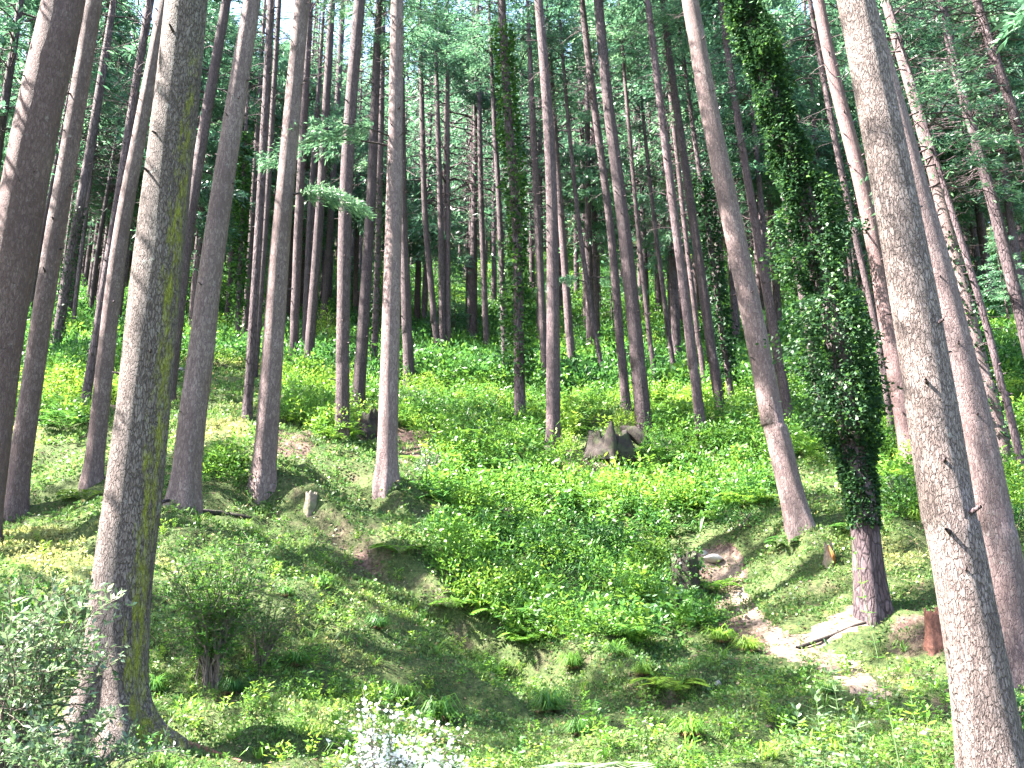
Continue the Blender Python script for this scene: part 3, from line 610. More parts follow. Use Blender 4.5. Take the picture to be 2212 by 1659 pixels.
# low leafy boughs on three of the trunks
def bough_mesh(seed, L=2.4, w=.7):
    g = np.random.default_rng(seed); K = 8; t = np.linspace(0, 1, K)
    P = np.stack([L * t, .1 * np.sin(t * 3), .12 * np.sin(t * 3) - .25 * t ** 2 - .35 * t ** 2], 1)
    parts = [(*tubes(P[None], ((.03) * (1 - .8 * t))[None], 5), 0, .5)]
    n = 2300; s = g.uniform(.25, 1.02, n); C = np.stack([np.interp(s, t, P[:, k]) for k in range(3)], 1)
    lat = g.uniform(-1, 1, n); C[:, 1] += lat * w * np.sin(np.clip(s, 0, 1) * 2.4) * .8 + g.normal(0, .05, n); C[:, 2] += -np.abs(lat) * .12 + g.normal(0, .05, n)
    keep = fbm(C[:, 0] * 3.2, C[:, 1] * 4.5, seed, 2) > -.12; C = C[keep]; lat = lat[keep]; n = len(C); C[:, 2] -= .1 * (C[:, 0] / L) ** 2
    D = np.stack([g.uniform(.1, 1, n), np.sign(lat) * g.uniform(0, 1, n), g.uniform(-.8, .2, n)], 1)
    Q = leaf(C, D, g.uniform(.08, .2, n), g.uniform(.015, .035, n), g=g); V = Q.reshape(-1, 3)
    parts.append((V, np.arange(len(V)).reshape(-1, 4), 1, np.repeat(np.clip(.65 + g.normal(0, .15, n), 0, 1), 4)))
    V, q, mi, tt = join(parts)
    return mesh_np('bough', V, quads=q, mats=[M_BARKDARK, M_NEEDLE], smooth=False, attrs={'tint': ('POINT', tt)}, mat_idx=mi)
def add_bough(k, py, yaw, L, seed):
    T = TREE_INFO[k]; pts = TREES[k][1]
    d = ray(np.interp(-py, [-p[1] for p in pts], [p[0] for p in pts]), py); dh = d[:2]; P = d * float(T['P0'][:2] @ dh / (dh @ dh)) - T['P0']
    b = obj('bough', bough_mesh(seed, L), parent=T['root'], loc=tuple(P)); b.rotation_euler = (0, math.radians(-4), math.radians(yaw))
add_bough(17, 318, 185, 3.2, 1); add_bough(17, 300, 205, 2.6, 7); 
add_bough(10, 425, -15, 2.0, 3); add_bough(41, 520, -20, 2.0, 4); add_bough(41, 505, 200, 2.0, 5)
add_bough(28, 600, 10, 2.6, 6); add_bough(28, 610, 190, 2.2, 9)

# ------------------------------------------------------------------ distant conifers up the hillside
def far_tree_meshes(seed, H=26.0, c0=8.5):
    z = np.concatenate([np.arange(-.6, 2, .4), np.arange(2, H, 1.2), [H]])
    g = np.random.default_rng(seed); bx = g.normal(0, .12); ph = g.uniform(0, 6)
    sp = np.stack([bx * np.sin(z / 9 + ph) - bx * math.sin(ph), bx * np.cos(z / 11), z], 1); sp[:, :2] -= sp[1, :2]
    R = np.interp(z, [0, c0, H], [.21, .15, .03])
    V, q = trunk_arrays(sp, R, sides=9, seed=seed, rough=.03, flare=.2)
    Vd, qd = dead_branches(sp, R, 3.5, c0 + 3, 34, seed, lmax=2.2, rb=.016)
    V, q, mi, _ = join([(V, q, 0, .5), (Vd, qd, 1, .5)])
    return mesh_np('trunk', V, quads=q, mats=[M_BARKMID if seed % 2 else M_BARKDARK, M_BARKDARK], mat_idx=mi)
FARTRUNKS = [far_tree_meshes(40 + k) for k in range(4)]
placed = [tuple(T['P0'][:2]) for T in TREE_INFO]
def far_tree(x, y, sc, name='conifer_tree', label='slim distant conifer on the hillside behind the nearer trunks', group='distant conifers up the hillside'):
    z = float(height(x, y, False)); k = random.randrange(4)
    r = obj(name, None, loc=(x, y, z - .1), label=label, cat='tree', group=group); r.rotation_euler = (0, 0, random.uniform(0, 6.28))
    r.scale = (sc, sc, sc * random.uniform(.92, 1.1))
    obj('trunk', FARTRUNKS[k], parent=r)
    c = obj('crown', FARCROWNS[random.randrange(3)], parent=r); c.location = (0, 0, random.uniform(4.5, 9.0)); c.rotation_euler = (0, 0, random.uniform(0, 6.28))
    w = random.uniform(.8, 1.15); c.scale = (w, w, (26 - c.location[2]) / 17.0)
n_far = 0; tries = 0
while n_far < 228 and tries < 30000:
    tries += 1
    y = 43 * math.exp(random.random() ** .95 * math.log(118 / 43)); x = random.uniform(-.66, .66) * y
    dmin = 1.9 + y * .012
    if any((x - a) ** 2 + (y - b) ** 2 < dmin * dmin for a, b in placed): continue
    placed.append((x, y)); far_tree(x, y, random.uniform(.92, 1.22)); n_far += 1
# young conifers between the trunks, foliage down to the ground
YC = [(1265,640),(1325,690),(1010,640),(980,700),(1500,640),(1560,700),(880,640),(1690,640),(560,690),(340,640),(1900,700),(2120,620),(2010,690),(1190,600),(1090,590),(1420,600),(760,620),(1370,560),(940,560),(450,620),(1800,620),(2190,700),(120,620),(640,620)]
for k, (x, y) in enumerate(YC):
    p = hit(x, y + 60); h_ = random.uniform(4, 7)
    r = obj('young_conifer', None, loc=tuple(p), label='young conifer with drooping boughs down to the ground among distant trunks', cat='tree', group='young conifers between the distant trunks')
    obj('trunk', FARTRUNKS[k % 4], parent=r).scale = (.3, .3, h_ / 26 * .9)
    c = obj('crown', CROWNS[k % 4], parent=r); c.scale = (.55, .55, h_ / 12); c.location = (0, 0, .6); c.rotation_euler = (0, 0, random.uniform(0, 6.28))
# the wood further up the hill reads as one mass
def distant_wood():
    g = np.random.default_rng(5); P = []
    for _ in range(1500):
        y = g.uniform(112, 280); x = g.uniform(-.7, .7) * y; P.append((x, y))
    P = np.array(P); z = height(P[:, 0], P[:, 1], False); out = []; tt = []
    th = np.stack([P[:, 0], P[:, 1], z], 1); H = g.uniform(25, 36, len(P))
    path = th[:, None] + np.linspace(0, 1, 3)[None, :, None] * np.stack([H * 0, H * 0, H], 1)[:, None]
    V1, q1 = tubes(path, np.stack([H * 0 + .24, H * 0 + .16, H * 0 + .03], 1), 5)
    m = 260; i = np.repeat(np.arange(len(P)), m); u = g.uniform(0, 1, len(i)) ** 1.1; hh = H[i] * (.2 + .8 * u)
    lay = np.round(hh / 1.3) * 1.3; hh = hh * .4 + lay * .6
    rad = 3.6 * (1 - u) ** .7 * g.uniform(.1, 1, len(i)) ** .5; a = g.uniform(0, 6.28, len(i))
    C = th[i] + np.stack([np.cos(a) * rad, np.sin(a) * rad, hh - rad * .15], 1)
    D = np.stack([np.cos(a), np.sin(a), g.uniform(-.7, .1, len(i))], 1) + g.normal(0, .3, (len(i), 3))
    Q = leaf(C, D, g.uniform(.7, 1.6, len(i)), g.uniform(.3, .6, len(i)), g=g); V2 = Q.reshape(-1, 3)
    V, q, mi, t_ = join([(V1, q1, 0, .5), (V2, np.arange(len(V2)).reshape(-1, 4), 1, np.repeat(np.clip(.5 + g.normal(0, .15, len(i)), 0, 1), 4))])
    obj('distant_wood', mesh_np('distant_wood', V, quads=q, mats=[M_BARKDARK, M_NEEDLE], smooth=False, attrs={'tint': ('POINT', t_)}, mat_idx=mi), kind='stuff', label='far conifer wood covering the upper hillside', cat='wood')
distant_wood()
# name each distant conifer by the gap between nearer trunks in which it stands
GAPS = [(1, 'right of the slim second trunk from the left'), (3, 'right of the grey trunk beside the big mossy one'), (5, 'right of the big mossy trunk'), (7, 'right of the smooth pale grey trunk'), (10, 'right of the pale trunk on the left bank'),
        (14, 'right of the straight trunk with flared foot'), (17, 'right of the brightly lit trunk'), (24, 'right of the bright green ivy trunk'), (26, 'right of the tall knotty grey trunk'), (30, 'right of the broad knotty trunk'),
        (33, 'right of the pale slim trunk'), (37, 'right of the leaning grey trunk'), (39, 'right of the ivy smothered leaning trunk'), (43, 'right of the large right foreground trunk')]
for o in list(COL.objects):
    if o.name.startswith('conifer_tree') and o.get('group') == 'distant conifers up the hillside':
        x, y = to_px(np.array(o.location) + [0, 0, 4]); best = 'at the far left edge'
        for k, txt in GAPS:
            pts = TREES[k][1]
            if np.interp(-y, [-p[1] for p in pts], [p[0] for p in pts]) < x: best = txt
        d = o.location.length; z = 'small far' if d > 80 else 'middle distance'
        o['label'] = z + ' conifer ' + best; o['group'] = z + ' conifers seen ' + best
# unseen trees added outside the frame sides; the left crowns shade the scene
for (x, y) in [(-18, 30), (-24, 26), (-21, 19), (-27, 34), (-17, 4.5), (-9.5, 8), (-5.5, 3.2), (-12.5, 13.2), (-15.5, 16.5), (17, 20), (22, 28)]:
    far_tree(x, y, 1.05, label='unseen conifer added beyond the side edge of the view', group='unseen conifers added just outside the view')

# ------------------------------------------------------------------ ground cover and undergrowth
def surf(x, y, e=.08):
    z = height(x, y); zx = height(x + e, y); zy = height(x, y + e)
    n = np.stack([-(zx - z) / e, -(zy - z) / e, np.ones_like(z)], 1); n /= np.linalg.norm(n, axis=1, keepdims=True); return z, n
def soil_mask(px, py):
    m = np.zeros(px.shape)
    for poly, s in SOIL: m = np.maximum(m, np.where(inpoly(px, py, poly), min(1, s * 3.0), 0))
    m = np.maximum(m, np.where(inpoly(px, py, PATH) | inpoly(px, py, PATH2), 1, 0)); return m
# sunlight painted into the grass tint on the ledges, meadow and path side
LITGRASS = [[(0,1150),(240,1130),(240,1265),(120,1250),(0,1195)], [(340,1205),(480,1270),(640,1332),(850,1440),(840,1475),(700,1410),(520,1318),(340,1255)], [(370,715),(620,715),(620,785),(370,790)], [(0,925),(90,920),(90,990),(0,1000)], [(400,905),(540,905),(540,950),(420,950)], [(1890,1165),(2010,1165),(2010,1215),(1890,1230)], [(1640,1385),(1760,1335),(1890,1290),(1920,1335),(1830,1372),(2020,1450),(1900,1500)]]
def ground_cover():
    n = 980000
    r = 5.0 * np.exp(rng.uniform(0, 1, n) ** .9 * math.log(75 / 5.0)); a = rng.uniform(-.62, .62, n)
    x = r * np.sin(a); y = r * np.cos(a)
    clump = fbm(x / .5, y / .5, 71, 3); patch = fbm(x / 2.2, y / 2.2, 73, 3)
    z, nn = surf(x, y)
    P = np.stack([x, y, z], 1); px, py = to_px(P); sm = soil_mask(px, py)
    steep = 1 - nn[:, 2]
    fine = fbm(x / .22, y / .22, 75, 2)
    keep = (rng.uniform(0, 1, n) > sm * np.where(fine > .1, .45, .97)) & (clump + patch * .6 + fine * .6 > rng.uniform(-.7, .45, n)) & (rng.uniform(0, 1, n) > sstep(.2, .5, steep) * .6)
    P = P[keep]; nn = nn[keep]; r = r[keep]; clump = clump[keep]; patch = patch[keep]; n = len(P)
    size = np.clip(r * .0023, .014, .2) * rng.uniform(.7, 1.5, n) * (1 + .4 * clump)
    blade = rng.uniform(0, 1, n) < .42
    D = nn * np.where(blade, rng.uniform(.6, 1.4, n), rng.uniform(-.1, .7, n))[:, None] + rng.normal(0, .6, (n, 3))
    P = P + nn * (np.where(blade, 0, rng.uniform(0, 1.6, n)) * size)[:, None]
    Q = leaf(P, D, size * np.where(blade, 2.2, 1.1), size * np.where(blade, .32, .95), g=rng)
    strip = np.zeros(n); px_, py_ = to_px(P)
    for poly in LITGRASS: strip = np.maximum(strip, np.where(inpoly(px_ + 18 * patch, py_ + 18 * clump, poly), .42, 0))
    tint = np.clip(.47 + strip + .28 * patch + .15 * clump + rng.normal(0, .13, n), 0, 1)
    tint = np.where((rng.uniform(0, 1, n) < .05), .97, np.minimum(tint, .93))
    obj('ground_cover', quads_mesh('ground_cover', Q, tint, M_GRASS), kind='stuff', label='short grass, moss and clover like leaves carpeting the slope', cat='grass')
ground_cover()
def litter():
    n = 90000; r = 5.0 * np.exp(rng.uniform(0, 1, n) * math.log(45 / 5.0)); a = rng.uniform(-.62, .62, n); x = r * np.sin(a); y = r * np.cos(a)
    k = fbm(x / 1.3, y / 1.3, 201, 3) > -.25; x = x[k]; y = y[k]; r = r[k]; n = len(x); z, nn = surf(x, y)
    D = rdir(n, -.15, .25); D = D - nn * (D * nn).sum(1)[:, None] * .8; size = np.clip(r * .0035, .03, .14) * rng.uniform(.5, 1.6, n)
    Q = leaf(np.stack([x, y, z], 1) + nn * .012, D, size, size * rng.uniform(.1, .4, n))
    obj('litter', quads_mesh('litter', Q, rng.uniform(0, 1, n), M_LITTER), kind='stuff', label='brown fallen needles, bark flakes and twigs between the grass', cat='litter')
M_LITTER = leaf_mat('litter', [(0, (.03, .017, .012)), (.6, (.10, .06, .04)), (1, (.22, .15, .10))], trans=.05, gloss=.02)
litter()

def herb(g, h=.5, nl=42, ll=.10):
    """bushy leafy plant: several stems with pointed leaves"""
    ns = 5; k = g.integers(0, ns, nl); a0 = g.uniform(0, 6.28, ns)[k]; sp = g.uniform(.1, .5, ns)[k]
    t = g.uniform(.25, 1, nl); C = np.stack([np.cos(a0) * sp * t * h, np.sin(a0) * sp * t * h, t * h * (1 - .15 * sp)], 1)
    D = rdir(nl, -.3, .8, g) + np.stack([np.cos(a0), np.sin(a0), a0 * 0], 1) * .3
    return leaf(C, D, ll * g.uniform(.7, 1.3, nl), ll * .38 * g.uniform(.7, 1.2, nl), g=g)
def fern(g, L=.6, nf=9, npn=13):
    out = []
    for f in range(nf):
        a = f * 2 * math.pi / nf + g.uniform(-.3, .3); Lf = L * g.uniform(.7, 1.15); t = np.linspace(.12, 1, npn)
        el = g.uniform(.6, 1.1)
        C = np.stack([np.cos(a) * Lf * t * .8, np.sin(a) * Lf * t * .8, Lf * (el * t - .75 * el * t ** 2.2)], 1)
        tang = np.gradient(C, axis=0); tang /= np.linalg.norm(tang, axis=1, keepdims=True)
        sd = np.array([-math.sin(a), math.cos(a), 0.]); wl = Lf * .30 * np.sin(np.clip(t * 2.9, .25, 3.0)) + .012
        for s in (-1, 1):
            D = sd[None] * s + tang * .45 + np.array([0, 0, -.15])
            out.append(leaf(C, D, wl, Lf / npn * .95, roll=np.full(npn, .0) + g.normal(0, .15, npn), g=g))
    return np.concatenate(out)
def blades(g, L=.45, n=22):
    """arching strap leaves, three quads each"""
    a = g.uniform(0, 6.28, n); Lf = L * g.uniform(.35, 1.25, n); w = .009 * g.uniform(.6, 1.4, n) * (L / .45); el = g.uniform(.8, 2.3, n); out = []
    ts = np.linspace(0, 1, 4)
    pts = [np.stack([np.cos(a) * Lf * t * .75, np.sin(a) * Lf * t * .75, Lf * (el * t - el * .85 * t ** 2)], 1) for t in ts]
    sd = np.stack([-np.sin(a), np.cos(a), a * 0], 1); ww = [.6, 1, .8, .05]
    for k in range(3):
        out.append(np.stack([pts[k] - sd * (w * ww[k])[:, None], pts[k] + sd * (w * ww[k])[:, None], pts[k + 1] + sd * (w * ww[k + 1])[:, None], pts[k + 1] - sd * (w * ww[k + 1])[:, None]], 1))
    return np.concatenate(out)
def shrubball(g, n=420, rx=.5, rz=.4, ll=.06, hollow=.3):
    d = rdir(n, -.35, 1, g); rr = g.uniform(hollow, 1, n) ** .5 * (1 + .35 * fbm(d[:, 0] * 2.5 + 9, d[:, 1] * 2.5 + d[:, 2] * 2, 7, 2))
    C = d * rr[:, None] * np.array([rx, rx, rz]) + np.array([0, 0, rz * .55])
    return leaf(C, d * .6 + rdir(n, -.5, 1, g), ll * g.uniform(.6, 1.4, n), ll * .45 * g.uniform(.7, 1.3, n), g=g)
def place(Q, pos, yaw, sc):
    c, s = math.cos(yaw), math.sin(yaw); R = np.array([[c, -s, 0], [s, c, 0], [0, 0, 1]]); return (Q @ R.T) * sc + pos
gp = np.random.default_rng(77)
PROT = {'herb': [herb(gp, .5, 46) for _ in range(6)], 'fern': [fern(gp) for _ in range(5)], 'blades': [blades(gp) for _ in range(4)],
        'shrub': [shrubball(gp) for _ in range(5)],
        'herb_far': [herb(gp, .6, 26, .17) for _ in range(5)], 'shrub_far': [shrubball(gp, 150, .7, .55, .15) for _ in range(4)]}
U_CENTRE = [(960,1010),(1250,985),(1560,950),(1690,1000),(1660,1090),(1560,1120),(1480,1200),(1560,1290),(1560,1370),(1480,1410),(1250,1420),(1080,1400),(980,1300),(930,1150),(900,1060)]
U_MID = [(600,800),(2212,780),(2212,1010),(2000,1010),(1700,1010),(1560,960),(1250,990),(900,1010),(880,930),(700,960),(620,930)]
U_RIGHT = [(1900,1000),(2212,980),(2212,1130),(2000,1150),(1900,1110)]
U_LEFTB = [(0,800),(260,780),(260,860),(180,930),(60,940),(0,930)]
U_LEFTD = [(420,1000),(540,980),(540,1060),(430,1060)]
def undergrowth():
    out = []; tints = []
    n = 21000
    r = 9.0 * np.exp(rng.uniform(0, 1, n) ** .75 * math.log(120 / 9.0)); a = rng.uniform(-.62, .62, n); x = r * np.sin(a); y = r * np.cos(a)
    z = height(x, y); P = np.stack([x, y, z], 1); px, py = to_px(P); pn = fbm(x / 2.5, y / 2.5, 91, 3); sm = soil_mask(px, py)
    dens = np.zeros(n)
    for poly, dv in ((U_CENTRE, 1.0), (U_MID, 1.0), (U_RIGHT, .9), (U_LEFTB, .8), (U_LEFTD, .8)): dens = np.where(inpoly(px, py, poly), dv, dens)
    far = r > 40; dens = np.where(far, .75 + .8 * pn, dens)
    bank = inpoly(px, py, [(0,1060),(380,1090),(900,1060),(980,1300),(1080,1400),(900,1500),(500,1450),(360,1250),(0,1250)]); dens = np.where(bank & (dens == 0), .16 + .5 * pn, dens)
    lawn = (py > 1400); dens = np.where(lawn & (dens == 0), .30 + .8 * pn, dens)
    for poly in ([(1440,1165),(1535,1165),(1540,1330),(1430,1330)], [(1255,885),(1390,885),(1410,1045),(1225,1045)]): dens = np.where(inpoly(px, py, poly), .06, dens)
    dens = dens * (1 - sm * .8); dens = np.where((pn < -.45), dens * .35, dens)
    # the sunlit meadow at left behind the trunks stays short
    dens = np.where(inpoly(px, py, [(380,725),(600,725),(600,775),(380,790)]), dens * .15, dens)
    k = rng.uniform(0, 1, n) < dens
    P = P[k]; r = r[k]; pn = pn[k]; px = px[k]; py = py[k]; bank = bank[k]
    for i in range(len(P)):
        rr = r[i]; small = random.uniform(.25, .55) if (bank[i] or py[i] > 1400) else 1.0
        if rr > 36:
            Q = random.choice(PROT['herb_far'] if random.random() < .55 else PROT['shrub_far']); s = random.uniform(.8, 1.5) * (1 + .004 * rr)
        else:
            u = random.random() + .25 * pn[i]
            kind = 'herb' if u < .62 else ('fern' if u < .72 else ('blades' if u < .84 else 'shrub'))
            if small < 1 and kind in ('fern', 'shrub'): kind = 'blades' if random.random() < .6 else 'herb'
            Q = random.choice(PROT[kind]); s = random.uniform(.6, 1.6) * small * (1.2 if 22 < rr else 1)
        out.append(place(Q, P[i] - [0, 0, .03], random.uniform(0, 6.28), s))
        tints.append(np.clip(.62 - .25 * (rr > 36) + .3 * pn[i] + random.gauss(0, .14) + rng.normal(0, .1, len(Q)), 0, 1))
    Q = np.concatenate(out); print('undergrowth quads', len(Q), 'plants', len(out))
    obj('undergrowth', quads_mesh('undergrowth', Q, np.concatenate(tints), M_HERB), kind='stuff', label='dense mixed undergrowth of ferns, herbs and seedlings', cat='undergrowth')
undergrowth()

#@@END1
# ------------------------------------------------------------------ stumps, rocks, logs
M_STUMP = rock_mat('old_wood', (.006, .004, .004), (.042, .027, .022), 9, moss=.2)
M_STUMPPALE = rock_mat('weathered_wood', (.09, .065, .05), (.26, .20, .16), 12, moss=.45)
M_ORANGE = rock_mat('fresh_orange_wood', (.34, .10, .02), (.55, .22, .05), 14)
M_REDROT = rock_mat('red_rotten_wood', (.06, .02, .015), (.24, .10, .07), 12)
M_ROCK = rock_mat('grey_rock', (.12, .11, .11), (.42, .39, .38), 7, moss=.3)
M_ROCKPALE = rock_mat('pale_rock', (.38, .32, .29), (.62, .56, .52), 6)
M_ROCKBROWN = rock_mat('brown_rock', (.16, .10, .07), (.42, .29, .20), 6)
def stump_mesh(r, h, seed, jag=.3, flare=.5, gap=None, mat=M_STUMP, squash=1.0):
    """broken hollow stump: jagged rim, root flare, inner wall; gap = (angle, width) opening in the wall"""
    g = np.random.default_rng(seed); sides = 44; K = 16
    a = np.arange(sides) * 2 * math.pi / sides; t = np.linspace(0, 1, K)
    top = h * (1 - jag * (.5 + .5 * fbm(np.cos(a) * 2.2 + 9, np.sin(a) * 2.2, seed, 3)) - jag * .35 * g.random(sides))
    if gap: top = top * (1 - .85 * np.exp(-(np.angle(np.exp(1j * (a - gap[0]))) / gap[1]) ** 2))
    z = -.25 + t[:, None] * (top[None] + .25)
    lob = 1 + .12 * fbm(np.cos(a) * 3, np.sin(a) * 3 + t[:, None] * 1.5, seed + 5, 3) + .10 * np.cos(5 * a + seed)[None] * (1 - t[:, None])
    R = r * lob * (1 + flare * np.exp(-np.clip(z, 0, None) / (h * .28)))
    Vo = np.stack([R * np.cos(a), R * np.sin(a) * squash, z], -1)
    Ri = R[::-1] * .72; zi = z[::-1]; zi = np.maximum(zi, .12 * h)
    Vi = np.stack([Ri * np.cos(a), Ri * np.sin(a) * squash, zi], -1)
    V = np.concatenate([Vo, Vi]); idx = np.arange(len(V) * sides).reshape(-1, sides); nx = np.roll(idx, -1, 1)
    q = np.stack([idx[:-1], nx[:-1], nx[1:], idx[1:]], -1).reshape(-1, 4); V = V.reshape(-1, 3)
    V = np.concatenate([V, [[0, 0, .12 * h]]]); c = len(V) - 1
    tr = np.stack([idx[-1], nx[-1], np.full(sides, c)], -1)
    return mesh_np('stump', V, quads=q, tris=tr, mats=[mat])
def stump(px, py, wpx, hpx, label, seed, **kw):
    P = hit(px, py); d = float(P @ CF) / F_PX
    return obj('tree_stump', stump_mesh(wpx * d / 2, hpx * d, seed, **kw), loc=tuple(P), label=label, cat='stump', group='old stumps on the slope'), d
s_, d_ = stump(1318, 985, 84, 84, 'large hollow rotten stump, dark inside, below the broad knotty trunk', 3, jag=.7, flare=.45, gap=(-1.5, .28))
rt = np.array([[[.35, -.1, .85], [.62, -.2, .7], [.9, -.3, .4], [1.15, -.4, .05], [1.35, -.42, -.4]], [[.02, -.5, .95], [0, -.62, .5], [-.03, -.7, .1], [-.06, -.8, -.25], [-.1, -.9, -.6]]])
V_, q_ = tubes(rt, np.array([[.08, .2, .18, .13, .04], [.07, .17, .2, .16, .05]]), 10)
V_ = V_ + .09 * np.stack([fbm(V_[:, 0] * 7 + V_[:, 1] * 5, V_[:, 2] * 5, k, 3) for k in (1, 2, 3)], 1)
obj('root', mesh_np('root', V_, quads=q_, mats=[M_STUMP]), parent=s_)
s_, d_ = stump(1484, 1300, 58, 118, 'tall mossy upright stump beside the dry gully', 5, jag=.3, flare=.3, mat=M_STUMP)
za_ = np.linspace(0, 118 * d_, 9); sp_ = np.stack([0 * za_, 0 * za_, za_], 1)
obj('ivy', ivy_mesh(sp_, za_ * 0 + 29 * d_, -1.0, 118 * d_, 900, .09, 77, leafs=.075, tint0=.75), parent=s_)
s_, _ = stump(1792, 1216, 17, 58, 'slim split stump with bright orange heartwood on the green right bank', 6, jag=.5, flare=.7, mat=M_STUMPPALE)
w_ = leaf(np.array([[.05, -.19, -.04]]), np.array([[-.22, .12, 1.]]), .36, .24, roll=np.array([0.]))[0]
vv = np.concatenate([w_, w_ + [0.01, .08, 0]]); 
obj('split_face', mesh_np('split_face', vv, quads=[[0,1,2,3],[7,6,5,4],[0,4,5,1],[1,5,6,2],[2,6,7,3],[3,7,4,0]], mats=[M_ORANGE], smooth=False), parent=s_, label='bright orange split wood')
stump(672, 1096, 24, 40, 'small pale cut stump on the crest of the left bank', 8, jag=.35, flare=.2, mat=M_STUMPPALE)
stump(798, 938, 34, 64, 'mossy grey stump between the bent trunk and the brightly lit trunk', 9, jag=.5, flare=.5, mat=M_STUMP)
stump(1098, 1138, 22, 56, 'pale broken stump poking out of the leaves in the middle of the dell', 10, jag=.4, flare=.1, mat=M_STUMPPALE)
stump(1193, 1098, 15, 30, 'little flat topped brown stump in the bright undergrowth', 11, jag=.08, flare=.05, mat=M_STUMPPALE)
stump(2022, 1395, 34, 86, 'dark red rotten stump peeping out left of the large right trunk', 12, jag=.3, flare=.5, mat=M_REDROT)
stump(2148, 1370, 44, 150, 'tall reddish broken stump between the two large right trunks', 13, jag=.5, flare=.4, mat=M_REDROT)

def rock_mesh(sx, sy, sz, seed, mat):
    import bmesh
    bm = bmesh.new(); bmesh.ops.create_icosphere(bm, subdivisions=4, radius=1)
    co = np.array([v.co[:] for v in bm.verts])
    g = np.random.default_rng(seed)
    for _ in range(14):      # planar facets
        n = rdir(1, -1, 1, g)[0]; o = g.uniform(.42, .8); dd = co @ n; co -= np.outer(np.clip(dd - o, 0, None), n) * .97
    co *= (1 + .07 * fbm(co[:, 0] * 3 + co[:, 2] * 2, co[:, 1] * 3, seed, 3))[:, None]
    co = co * np.array([sx, sy, sz])
    for v, c in zip(bm.verts, co): v.co = c
    me = bpy.data.meshes.new('rock'); bm.to_mesh(me); bm.free(); me.materials.append(mat)
    for p in me.polygons: p.use_smooth = True
    return me
def rock(px, py, w, h, label, seed, mat=M_ROCK):
    P = hit(px, py); d = float(P @ CF) / F_PX
    o = obj('rock', rock_mesh(w * d / 2, w * d / 2 * .8, h * d * .62, seed, mat), loc=tuple(P + [0, 0, h * d * .25]), label=label, cat='rock', group='stones lying on the forest floor')
    o.rotation_euler = (random.uniform(-.2, .2), random.uniform(-.2, .2), random.uniform(0, 6))
rock(1888, 1528, 30, 18, 'rounded pinkish white stone on the lawn below the sandy path', 1, M_ROCKPALE)
rock(1880, 1505, 26, 14, 'jagged grey stone just above the rounded white one', 2)
rock(2000, 1588, 26, 18, 'pale stone left of the foot of the large right trunk', 3, M_ROCKPALE)
rock(1549, 1480, 28, 14, 'flat grey stone on the lawn in front of the pale tussock', 4)
rock(1548, 1212, 66, 20, 'large flat sunlit slab at the top of the dry gully', 5, M_ROCKPALE)
rock(1520, 1198, 22, 12, 'grey stone tucked above the sunlit slab', 6)
rock(1578, 1250, 24, 12, 'brownish stone in the gully below the sunlit slab', 7, M_ROCKBROWN)
rock(1596, 1290, 20, 12, 'dark stone halfway down the dry gully', 8)
rock(1612, 1335, 16, 10, 'small pinkish stone at the bottom end of the gully', 9, M_ROCKBROWN)
rock(1560, 1270, 16, 10, 'small grey stone by the foot of the tall mossy stump', 15)
rock(974, 1000, 26, 30, 'white angular rock in the leaves right of the brightly lit trunk', 10, M_ROCKPALE)
rock(955, 1035, 20, 12, 'low pale rock below the white angular one', 16, M_ROCKPALE)
rock(243, 884, 26, 16, 'brown boulder between the grey left trunk and the big mossy trunk', 11, M_ROCKBROWN)
rock(237, 862, 18, 12, 'orange brown stone on top of the brown boulder', 12, M_ROCKBROWN)
rock(392, 800, 26, 10, 'dark flat boulder at the edge of the bright meadow', 13)
rock(1000, 778, 40, 22, 'shaded bluish boulder high on the slope left of the dark pole', 14)
rock(1040, 800, 30, 20, 'greenish boulder beside the foot of the dark pole like trunk', 17)
rock(1205, 1000, 40, 14, 'pale flat rock right of the foot of the tall knotty trunk', 18, M_ROCKPALE)
def log_obj(pts, r0, r1, label, mat, seed, twigs=0):
    P = np.array([hit(x, y) + [0, 0, r0 * .5] for x, y in pts]); t = np.linspace(0, 1, len(P)); tt = np.linspace(0, 1, 18)
    Q = np.stack([np.interp(tt, t, P[:, k]) for k in range(3)], 1)
    V, q = tubes(Q[None], np.interp(tt, [0, 1], [r0, r1])[None], 10); C = P[0]
    V = V - C; V += .15 * r0 * np.stack([fbm(V[:, 0] * 9, V[:, 2] * 9 + V[:, 1] * 5, k, 2) for k in (seed, seed + 1, seed + 2)], 1)
    obj('fallen_branch', mesh_np('fallen_branch', V, quads=q, mats=[mat]), loc=tuple(C), label=label, cat='branch')
log_obj([(1722,1402),(1790,1378),(1850,1352),(1917,1334)], .032, .02, 'fallen branch edging the sandy path at the foot of the ivy tree', M_STUMP, 1)
log_obj([(1892,1325),(1888,1290),(1880,1240)], .03, .02, 'reddish climbing stem on the foot of the ivy smothered trunk', M_REDROT, 2)
log_obj([(405,1612),(455,1628),(520,1650)], .035, .02, 'exposed reddish root on bare soil right of the big mossy trunk', M_REDROT, 3)
log_obj([(430,1108),(480,1112),(540,1122)], .06, .04, 'half buried old branch on the crest of the left bank', M_STUMP, 4)

